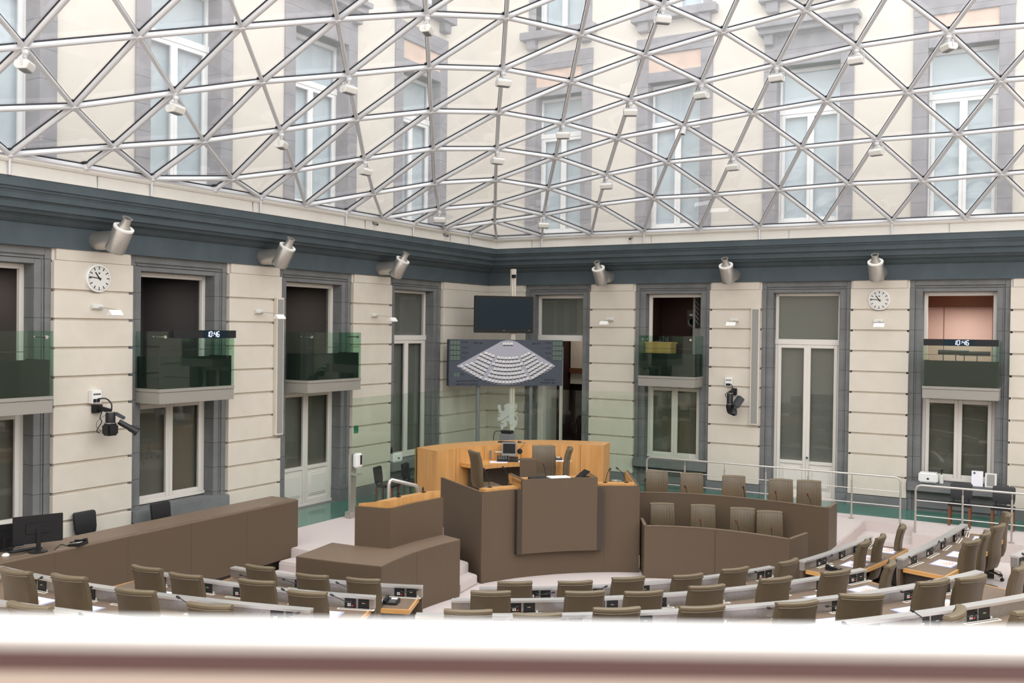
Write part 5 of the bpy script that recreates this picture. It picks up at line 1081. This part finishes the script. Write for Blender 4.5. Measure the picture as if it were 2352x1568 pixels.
b = MB(); b.loft([[m @ Vector((x, y, z)) for x, z in ((-.16, .0), (.06, .17), (.1, .15), (-.1, 0))] for y in (-.12, .12)]); b.build('panel', M['black'], t, bev=.005)
b = MB(); b.box(-.06, .1, -.06, .06, 0, .05, m); b.build('foot', M['black'], t)
# chairs on the platform
fc = Vector((.6, -.8, 0))
g = 'swivel chairs of the tribune'
def face_chair(x, y, z, face, floor, label, grp):
    P = at(x, y, z); chair(P, face, floor, label, grp)
chair(at(1085, 1034, 2.23), (.55, .75), 1.05, 'olive leather chair in side view at the left of the tribune', g)
chair(at(1249, 1021, 2.235), (.52, -.85), 1.05, 'ribbed leather presidents chair facing the hall at the centre of the tribune', g)
chair(at(1311, 1026, 2.235), (-.9, -.42), 1.05, 'leather chair seen edge-on at the right of the tribune', g)
P = at(1206, 1096, 1.78); m = oriented(Vector((P.x-.35, P.y+.75, 1.05)), Vector((.86, .5, 0)))
b = MB(); b.box(-.17, .17, -.15, .15, 0, .98, m); tag(b.build('side_cabinet', M['lam'], bev=.004), 'narrow taupe cabinet beside the presidents chair', 'cabinet')
# items on the worktop behind
def onw(k, f, z=1.78): p = IP[k]+(ci-IP[k]).normalized()*f; return Vector((p.x, p.y, z))
def ipk(x):   # index of the wall arc seen at image column x
    return min(range(33), key=lambda k: abs(pix((IP[k].x, IP[k].y, 1.9))[0]-x))
k = ipk(1165); p = onw(k, .22, 1.93); d = (ci-IP[k]).normalized(); m = oriented(p, Vector((-d.y, d.x, 0)) if Vector((-d.y, d.x, 0)).dot(RT) > 0 else Vector((d.y, -d.x, 0)))
t = empty('small_monitor', p, 0, 'small silver framed monitor on an arm at the oak wall', 'monitor')
mm = Matrix.Translation(p) @ Matrix(((RT.x, -FW.x, 0, 0), (RT.y, -FW.y, 0, 0), (0, 0, 1, 0), (0, 0, 0, 1)))
b = MB(); b.box(-.16, .16, -.025, .015, -.06, .24, mm); b.build('casing', M['lgrey'], t, bev=.006)
b = MB(); b.box(-.135, .135, .015, .018, 0, .215, mm); b.build('screen_face', M['black'], t)
b = MB(); b.tube([p+Vector((0, 0, .06)), IP[k]+Vector((0, 0, 1.98))], .015, 8); q = IP[max(k-2, 0)]+(ci-IP[k]).normalized()*.05; b.tube([p+Vector((0, 0, .02)), Vector((q.x, q.y, 1.95))], .014, 8); b.build('wall_arm', M['steel'], t)
k = ipk(1128); q = onw(k, .06, 1.9); b = MB(); b.cbox(q, .035, .035, .2); tag(b.build('handset_holder', M['grey'], bev=.006), 'slim grey handset clipped to the oak wall left of the small monitor', 'handset')
k = ipk(1146); p = onw(k, .34); m = oriented(p, RT.copy().to_3d()); b = MB(); b.loft([[m @ Vector((x, y, z)) for y, z in ((-.14, 0), (.16, 0), (.16, .11), (-.14, .03))] for x in (-.2, .05)]); c = MB(); c.loft([[m @ Vector((x, y, z)) for y, z in ((-.14, 0), (.16, 0), (.16, .08), (-.14, .03))] for x in (.06, .26)]); e = MB()
for i in range(4):
    for j in range(3): x, y = -.17+i*.05, -.08+j*.07; e.box(x, x+.03, y, y+.03, .045+(y+.14)*.27, .052+(y+.14)*.27, m)
standing('control_console', 'black control console with keys on the oak worktop', 'console', [('left_unit', 'black', b, .005), ('right_unit', 'black', c, .005), ('keys', 'lgrey', e, 0)], p)
k = ipk(1182); p = onw(k, .3); b = MB(); b.lathe(p, (0, 0, 1), [(.05, 0), (.05, .015), (.015, .03)], 12); c = MB(); wire(c, [p+Vector((0, 0, .02)), p+Vector((.02, 0, .1)), p+Vector((0, -.02, .16))], .007); e = MB(); e.lathe(p+Vector((0, -.02, .2)), (0, -1, .1), [(.02, -.03), (.06, 0), (.06, .03), (.03, .04)], 14)
standing('desk_microphone', 'round headed black talkback microphone on the oak worktop', 'microphone', [('foot', 'black', b, 0), ('neck', 'black', c, 0), ('head', 'blackm', e, 0)], p)
for x, w, f in ((1122, 'left end', .42), (1183, 'middle', .46), (1291, 'right end', .4)):
    k = ipk(x); p = onw(k, f, 1.7805); m = oriented(p, Vector((RT.x, RT.y, 0)).normalized()); b = MB(); b.box(-.19, .19, -.13, .13, 0, .004, m); tag(b.build('document', M['paper']), 'white printed document at the %s of the oak worktop' % w, 'paper', 'documents on the oak worktop')
k = ipk(1283); phone(onw(k, .25), .6, 'black desk telephone on the oak worktop right of the presidents chair')
k = ipk(1176); p = onw(k, -.3, ZW+.001); m = oriented(p, Vector((RT.x, RT.y, 0)).normalized()) @ Matrix.Rotation(-.35, 4, 'Z'); b = MB(); b.box(-.19, .19, -.06, .06, 0, .025, m); c = MB()
for i in range(12):
    for j in range(3): c.box(-.17+i*.029, -.148+i*.029, -.045+j*.032, -.02+j*.032, .025, .03, m)
standing('keyboard', 'small black keyboard lying on top of the oak wall', 'keyboard', [('body', 'black', b, .003), ('keys', 'dgrey', c, 0)], p)
k = ipk(1203); p = onw(k, -.25, ZW+.001); b = MB(); b.lathe(p, (0, 0, 1), [(.045, 0), (.045, .012), (.03, .03), (.01, .035)], 12); c = MB(); wire(c, [p+Vector((.03, 0, .006)), p+Vector((.18, -.05, .006)), onw(k, .02, ZW-.05), onw(k-2, .03, 1.82)], .004)
standing('computer_mouse', 'black computer mouse lying on top of the oak wall', 'mouse', [('shell', 'black', b, 0), ('cord', 'black', c, 0)], p)
p = at(1152, 1004, .9); p = Vector((2.75, -3.5, .486)); b = MB(); b.box(2.55, 2.95, -3.7, -3.3, .486, 1.75); c = MB(); c.box(2.6, 2.9, -3.6, -3.4, 2.02, 2.1); e = MB(); e.box(2.6, 2.9, -3.65, -3.35, 1.75, 2.02); f = MB(); wire(f, [(2.65, -3.55, 2.08), (2.45, -3.6, 2.05), (2.42, -3.62, 1.8), (2.5, -3.6, 1.5)], .01)
standing('equipment_trolley', 'grey equipment trolley with a black unit and cable behind the oak wall', 'trolley', [('cabinet', 'lgrey', b, .01), ('box', 'grey', e, .01), ('black_unit', 'black', c, .02), ('cable', 'black', f, 0)], p)
# ------------------------------------------------------------------ stair to the tribune and its handrail
st = empty('tribune_stair', (5.0, -10, 0), 0, 'pink grey carpeted steps between the podium and the tribune', 'stairs')
e0, e1 = Vector((5.88, -10.38, 0)), Vector((5.74, -9.62, 0)); dv = Vector((-.93, .36, 0)).normalized()
for k in range(6):
    z = .175*(k+1); a, c = e0+dv*(.06+.27*k), e1+dv*(.02+.27*k); a = a+Vector((-.02, .03, 0))
    if k == 5: q = dv*.5
    else: q = dv*(.27*(6-k))
    b = MB(); b.prism([(v.x, v.y) for v in (a, c, c+q, a+q)], 0, z); b.build('step', M['carpet'], st, bev=.02)
hp = [at(892, 1140, 1.35), at(895.5, 1104, 1.72)]
A_ = Vector((4.15, -10.55, 0)); B_ = Vector((4.75, -9.75, 0))
A_ = V2(atP(893, 1140, (4.2, -10.4, 1), FW)); B_ = V2(atP(960, 1128, (4.3, -9.9, 1), FW))
zA = atP(894.5, 1102, (A_.x, A_.y, 1), FW).z; zB = atP(957, 1116, (B_.x, B_.y, 1), FW).z
t = empty('stair_handrail', (A_.x, A_.y, .48), 0, 'bent stainless handrail at the stair beside the lectern', 'handrail')
b = MB(); b.tube([A_+Vector((0, 0, .4)), A_+Vector((0, 0, zA-.08)), A_.lerp(B_, .03)+Vector((0, 0, zA-.02)), A_.lerp(B_, .08)+Vector((0, 0, zA)), A_.lerp(B_, .92)+Vector((0, 0, zB+.02)), A_.lerp(B_, .98)+Vector((0, 0, zB-.02)), B_+Vector((0, 0, zB-.08)), B_+Vector((0, 0, .3))], .035, 12); b.build('rail_tube', M['steel'], t, smooth=True)
# ------------------------------------------------------------------ ministers' benches
def bench(front_pts, z, floor, label, name='ministers_bench', desk=.62):
    t = empty(name, (front_pts[2].x, front_pts[2].y, 0), 0, label, 'bench', 'ministers benches')
    vwall(front_pts, .05, 0, z, 'front_panel', 'lam', t)
    b = MB(); rings = []
    for i, p in enumerate(front_pts):
        d = (front_pts[min(i+1, len(front_pts)-1)]-front_pts[max(i-1, 0)]).normalized(); n = Vector((-d.y, d.x, 0)); rings.append((p, n))
    b.loft([[p+n*.055+Vector((0, 0, z-.19)), p+n*.55+Vector((0, 0, z-.19)), p+n*.55+Vector((0, 0, z-.14)), p+n*.055+Vector((0, 0, z-.14))] for p, n in rings[3:-4]]); b.build('oak_desktop', M['wood'], t, smooth=False)
    b = MB(); b.loft([[p+n*-.004+Vector((0, 0, z)), p+n*.056+Vector((0, 0, z)), p+n*.056+Vector((0, 0, z+.012)), p+n*-.004+Vector((0, 0, z+.012))] for p, n in rings]); b.build('top_lipping', M['lamtop'], t, smooth=False)
    return t, rings
ff = [V2(at(x, y, .98)) for x, y in ((1470.5, 1190), (1479.5, 1207.5))]+spline([tuple(V2(at(x, y, .98)))[:2] for x, y in ((1480.5, 1207.8), (1560, 1210.2), (1643, 1216), (1730, 1226.5), (1814, 1239))], 5)+[V2(at(x, y, .98)) for x, y in ((1816, 1238.6), (1856, 1224.5))]
fb, fr_ = bench(ff, .98, 0, 'lower curved taupe ministers bench right of the tribune')
b = MB(); p = V2(at(1643, 1216, .98)); b.cbox((p.x+.002, p.y-.002, .48), .008, .012, .96); b.build('panel_joint', M['lamj'], fb)
rr = [V2(at(1464, 1131, 1.3))]+spline([tuple(V2(at(x, y, 1.3)))[:2] for x, y in ((1470, 1131), (1560, 1133), (1664, 1140), (1780, 1152), (1903, 1167.3))], 5)+[V2(at(x, y, 1.3)) for x, y in ((1904.5, 1167), (1923, 1155))]
rb, rr_ = bench(rr, 1.3, .48, 'upper curved taupe ministers bench behind the lower one')
G2 = 'ribbed leather chairs of the ministers'
for i, (x, y, a) in enumerate(((1520, 1152, 0), (1614, 1156, .05), (1705, 1163, .1), (1767, 1170, .12))):
    chair(at(x, y, 1.19), (.45-a, -.89, 0), 0, 'ribbed olive leather chair behind the lower ministers bench, %s' % nth(i, 4), G2)
for i, (x, y, a) in enumerate(((1508, 1080, 0), (1588, 1085, 0), (1685, 1091, .05), (1793, 1099, .1), (1858, 1102, .15))):
    chair(at(x, y, 1.64), (.4-a, -.9, 0), .48, 'ribbed olive leather chair behind the upper ministers bench, %s' % nth(i, 5), G2).scale = (.985, .985, .985)
def bmic(ring, x, y, z, label, grp, red=False):
    p, n = min(ring, key=lambda q: abs(pix(q[0]+Vector((0, 0, z)))[0]-x)); B_ = p+n*.12+Vector((0, 0, z-.14)); H_ = atP(x, y, B_+n*.0, FW); mic(B_, H_, label, grp, red)
for i, (x, y) in enumerate(((1482, 1104), (1575, 1120), (1708, 1122), (1782, 1133), (1856, 1138))): bmic(rr_[1:-1], x, y, 1.3, 'gooseneck microphone on the upper ministers bench, %s' % nth(i, 5), 'microphones of the ministers benches', i > 2)
for i, (x, y) in enumerate(((1504, 1205), (1609, 1198), (1692, 1200), (1772, 1216))): bmic(fr_[1:-1], x, y, .98, 'gooseneck microphone on the lower ministers bench, %s' % nth(i, 4), 'microphones of the ministers benches', i > 0)
P = Vector((7.1, -5.3, 1.05)); p = at(1417, 1104, 1.5); p = Vector((p.x-.4, p.y+.7, .486)); b = MB(); b.lathe((6.15, -4.4, .4865), (0, 0, 1), [(.13, 0), (.13, .74), (.125, .75)], 20); c = MB(); c.lathe((6.15, -4.4, 1.225), (0, 0, 1), [(.133, 0), (.133, .03), (.1, .03), (.1, .0)], 20)
standing('standing_ashbin', 'round brushed steel bin behind the right end of the tribune', 'bin', [('body', 'steel', b, 0), ('rim', 'chrome', c, 0)], (6.15, -4.4, .48))
# ------------------------------------------------------------------ steel guard rails on the platform edge
def guard(pts, posts, label):
    t = empty('guard_rail', Vector((pts[0][0], pts[0][1], .48)), 0, label, 'rail', 'steel guard rails of the platform')
    a, e = Vector((pts[0][0], pts[0][1], 0)), Vector((pts[1][0], pts[1][1], 0)); d = (e-a).normalized()
    H = 1.0; z0 = .49
    b = MB(); ends = pts[2]
    P = []
    if ends[0]: P += [a+Vector((0, 0, z0)), a+Vector((0, 0, z0+H-.1)), a+d*.03+Vector((0, 0, z0+H-.03)), a+d*.1+Vector((0, 0, z0+H))]
    else: P += [a+Vector((0, 0, z0+H))]
    if ends[1]: P += [e-d*.1+Vector((0, 0, z0+H)), e-d*.03+Vector((0, 0, z0+H-.03)), e+Vector((0, 0, z0+H-.1)), e+Vector((0, 0, z0))]
    else: P += [e+Vector((0, 0, z0+H))]
    b.tube(P, .022, 12); b.build('top_rail', M['steel'], t, smooth=True)
    for h in (.36, .68): b = MB(); b.tube([a+Vector((0, 0, z0+h)), e+Vector((0, 0, z0+h))], .011, 8); b.build('lower_rail', M['steel'], t, smooth=True)
    for s in posts:
        q = a+d*s; b = MB(); b.tube([q+Vector((0, 0, z0)), q+Vector((0, 0, z0+.86))], .02, 10); b.tube([q+Vector((0, 0, z0+.84)), q+Vector((0, 0, z0+H-.01))], .009, 8); b.lathe(q+Vector((0, 0, z0-.008)), (0, 0, 1), [(.06, 0), (.06, .012)], 14); b.build('post', M['steel'], t, smooth=True)
guard(((5.85, -1.83), (11.83, -1.83), (1, 1)), (1.0, 2.0, 3.0, 3.98, 4.95), 'long stainless guard rail behind the ministers benches')
guard(((12.25, -2.72), (15.6, -2.72), (1, 0)), (.9, 1.8, 2.7), 'stainless guard rail at the right edge of the photo beyond the gap')
# ------------------------------------------------------------------ things on the window sills
def sill(parts, org, name, label, cat): return standing(name, label, cat, parts, org)
b = MB(); b.box(11.98, 12.4, -.16, .1, 1.185, 1.42); c = MB(); c.cbox((12.19, -.162, 1.28), .05, .006, .04)
sill([('box', 'whitew', b, .03), ('logo', 'ink', c, 0)], (12.2, -.03, 1.185), 'white_dispenser_box', 'white plastic wipe box on the stone sill behind the right rail', 'box')
b = MB(); b.lathe((12.47, -.05, 1.185), (0, 0, 1), [(.045, 0), (.045, .17), (.02, .2)], 12); c = MB(); c.lathe((12.47, -.05, 1.385), (0, 0, 1), [(.012, 0), (.012, .08), (.03, .085), (.03, .12)], 8)
sill([('bottle', 'pale', b, 0), ('blue_pump', 'screen', c, 0)], (12.47, -.05, 1.185), 'pump_bottle', 'clear pump bottle beside the white box on the right sill', 'bottle')
b = MB(); b.loft([[Vector((x, y, z)) for y, z in ((-.06, 1.185), (-.05, 1.185), (.02, 1.53), (.01, 1.53))] for x in (13.1, 13.34)]); c = MB(); c.box(13.14, 13.18, -.02, -.012, 1.47, 1.5)
sill([('board', 'paper', b, 0), ('logo', 'ink', c, 0)], (13.22, -.03, 1.185), 'notice_card', 'white notice card leaning on the right window sill, left of two', 'card')
b = MB(); b.loft([[Vector((x, y, z)) for y, z in ((-.06, 1.185), (-.05, 1.185), (.02, 1.5), (.01, 1.5))] for x in (13.38, 13.62)]); c = MB(); c.loft([[Vector((x, y, z)) for y, z in ((-.059, 1.21), (-.054, 1.21), (.006, 1.47), (.001, 1.47))] for x in (13.42, 13.58)])
sill([('board', 'pale', b, 0), ('table_print', 'lgrey', c, 0)], (13.5, -.03, 1.185), 'notice_card', 'pale grey notice card leaning at the right end of the window sill', 'card')
b = MB(); b.box(-.16, .06, -4.63, -4.25, 1.185, 1.42); c = MB(); c.cbox((.062, -4.44, 1.29), .006, .06, .04)
sill([('box', 'whitew', b, .03), ('logo', 'ink', c, 0)], (-.05, -4.44, 1.185), 'white_dispenser_box', 'white plastic wipe box on the left window sill behind the glass screen', 'box')
b = MB(); b.lathe((-.05, -4.6, 1.42), (0, 0, 1), [(.03, 0), (.03, .1), (.015, .12), (.03, .16)], 10); tag(b.build('pump_bottle', M['screen']), 'small blue pump bottle on the white box at the left window sill', 'bottle')
# ------------------------------------------------------------------ the gallery handrail right in front of the camera
gx = FW.copy(); gx.z = 0; gx.normalize(); gr = Vector((gx.y, -gx.x, 0)); c0 = Vector((CAM.x, CAM.y, 0))
zt = CAM.z-.288
gm = Matrix(((gr.x, gx.x, 0, c0.x), (gr.y, gx.y, 0, c0.y), (0, 0, 1, zt), (0, 0, 0, 1)))
gal = empty('gallery_parapet', c0+gx*.9, 0, 'white topped gallery handrail out of focus along the bottom of the photo', 'handrail')
RL = rad(.709)
W_ = 1.6
def gbox(name, m, y0, y1, z0, z1, bev=0):
    b = MB(); b.box(-W_, W_, y0, y1, z0, z1); tl = Matrix.Translation((0, .9, 0)) @ Matrix.Rotation(0, 4, 'Y')
    for i, v in enumerate(b.v): b.v[i] = gm @ v
    return b.build(name, M[m], gal, bev=bev)
gbox('white_cap', 'rail', .875, .945, -.003, 0, .001); gbox('cap_front', 'railg', .876, .94, -.0112, -.0031); gbox('brown_handrail', 'railb', .876, .93, -.031, -.0113, .001); gbox('pale_parapet', 'railp', .877, .93, -1.0, -.0311)
for x in (-1.2, 0, 1.2):
    b = MB(); b.box(x-.03, x+.03, .9, .94, -1.0, -.04)
    for i, v in enumerate(b.v): b.v[i] = gm @ v
    b.build('post', M['steel'], gal)
b = MB(); b.box(-W_-.3, W_+.3, -1.2, 1.0, -1.25, -1.0)
for i, v in enumerate(b.v): b.v[i] = gm @ v
tag(b.build('trim_3', M['carpet']), kind='structure')
b = MB(); b.box(-.15, .15, -.15, .15, -zt, -1.25)
for i, v in enumerate(b.v): b.v[i] = gm @ (v+Vector((0, -.3, 0)))
tag(b.build('trim_4', M['cream']), kind='structure')
# ================================================================== LIGHT AND CAMERA
w = bpy.data.worlds.new('overcast'); S.world = w; w.use_nodes = True; t = w.node_tree
bg = t.nodes['Background']; bg.inputs[0].default_value = (.97, .985, 1.0, 1); bg.inputs[1].default_value = 1.95
def area(loc, size, power, col, rotx=0):
    l = bpy.data.lights.new('lamp', 'AREA'); l.size = size; l.energy = power; l.color = col; o = bpy.data.objects.new('room_light', l); o.location = loc; COL.objects.link(o); return o
area((12.75, 1.0, 5.3), .3, 14, (1, .92, .84)); area((2.3, 2.0, 5.4), .5, 14, (1, .9, .78)); area((5.7, 1.1, 5.7), .3, 2.5, (1, .8, .6))
area((-1.6, -7.4, 5.6), .4, 9, (1, .9, .75)); area((-1.6, -11.3, 5.6), .4, 7, (1, .95, .9)); area((-1.6, -15, 5.6), .4, 8, (1, .85, .7))
cam = bpy.data.cameras.new('camera'); co_ = bpy.data.objects.new('camera', cam); COL.objects.link(co_); S.camera = co_
cam.sensor_width = 36; cam.sensor_fit = 'HORIZONTAL'; cam.lens = FPX/2352*36; cam.clip_start = .05; cam.clip_end = 200
co_.matrix_world = Matrix(((RT.x, UP.x, -FW.x, CAM.x), (RT.y, UP.y, -FW.y, CAM.y), (RT.z, UP.z, -FW.z, CAM.z), (0, 0, 0, 1)))
cam.dof.use_dof = True; cam.dof.focus_distance = 14.5; cam.dof.aperture_fstop = 2.3
S.cycles.transparent_max_bounces = 24; S.cycles.max_bounces = 8; S.cycles.caustics_reflective = False; S.cycles.caustics_refractive = False
vs_ = S.view_settings; vs_.view_transform = 'Standard'; vs_.look = 'None'; vs_.gamma = 1; vs_.use_curve_mapping = False; vs_.exposure = .6
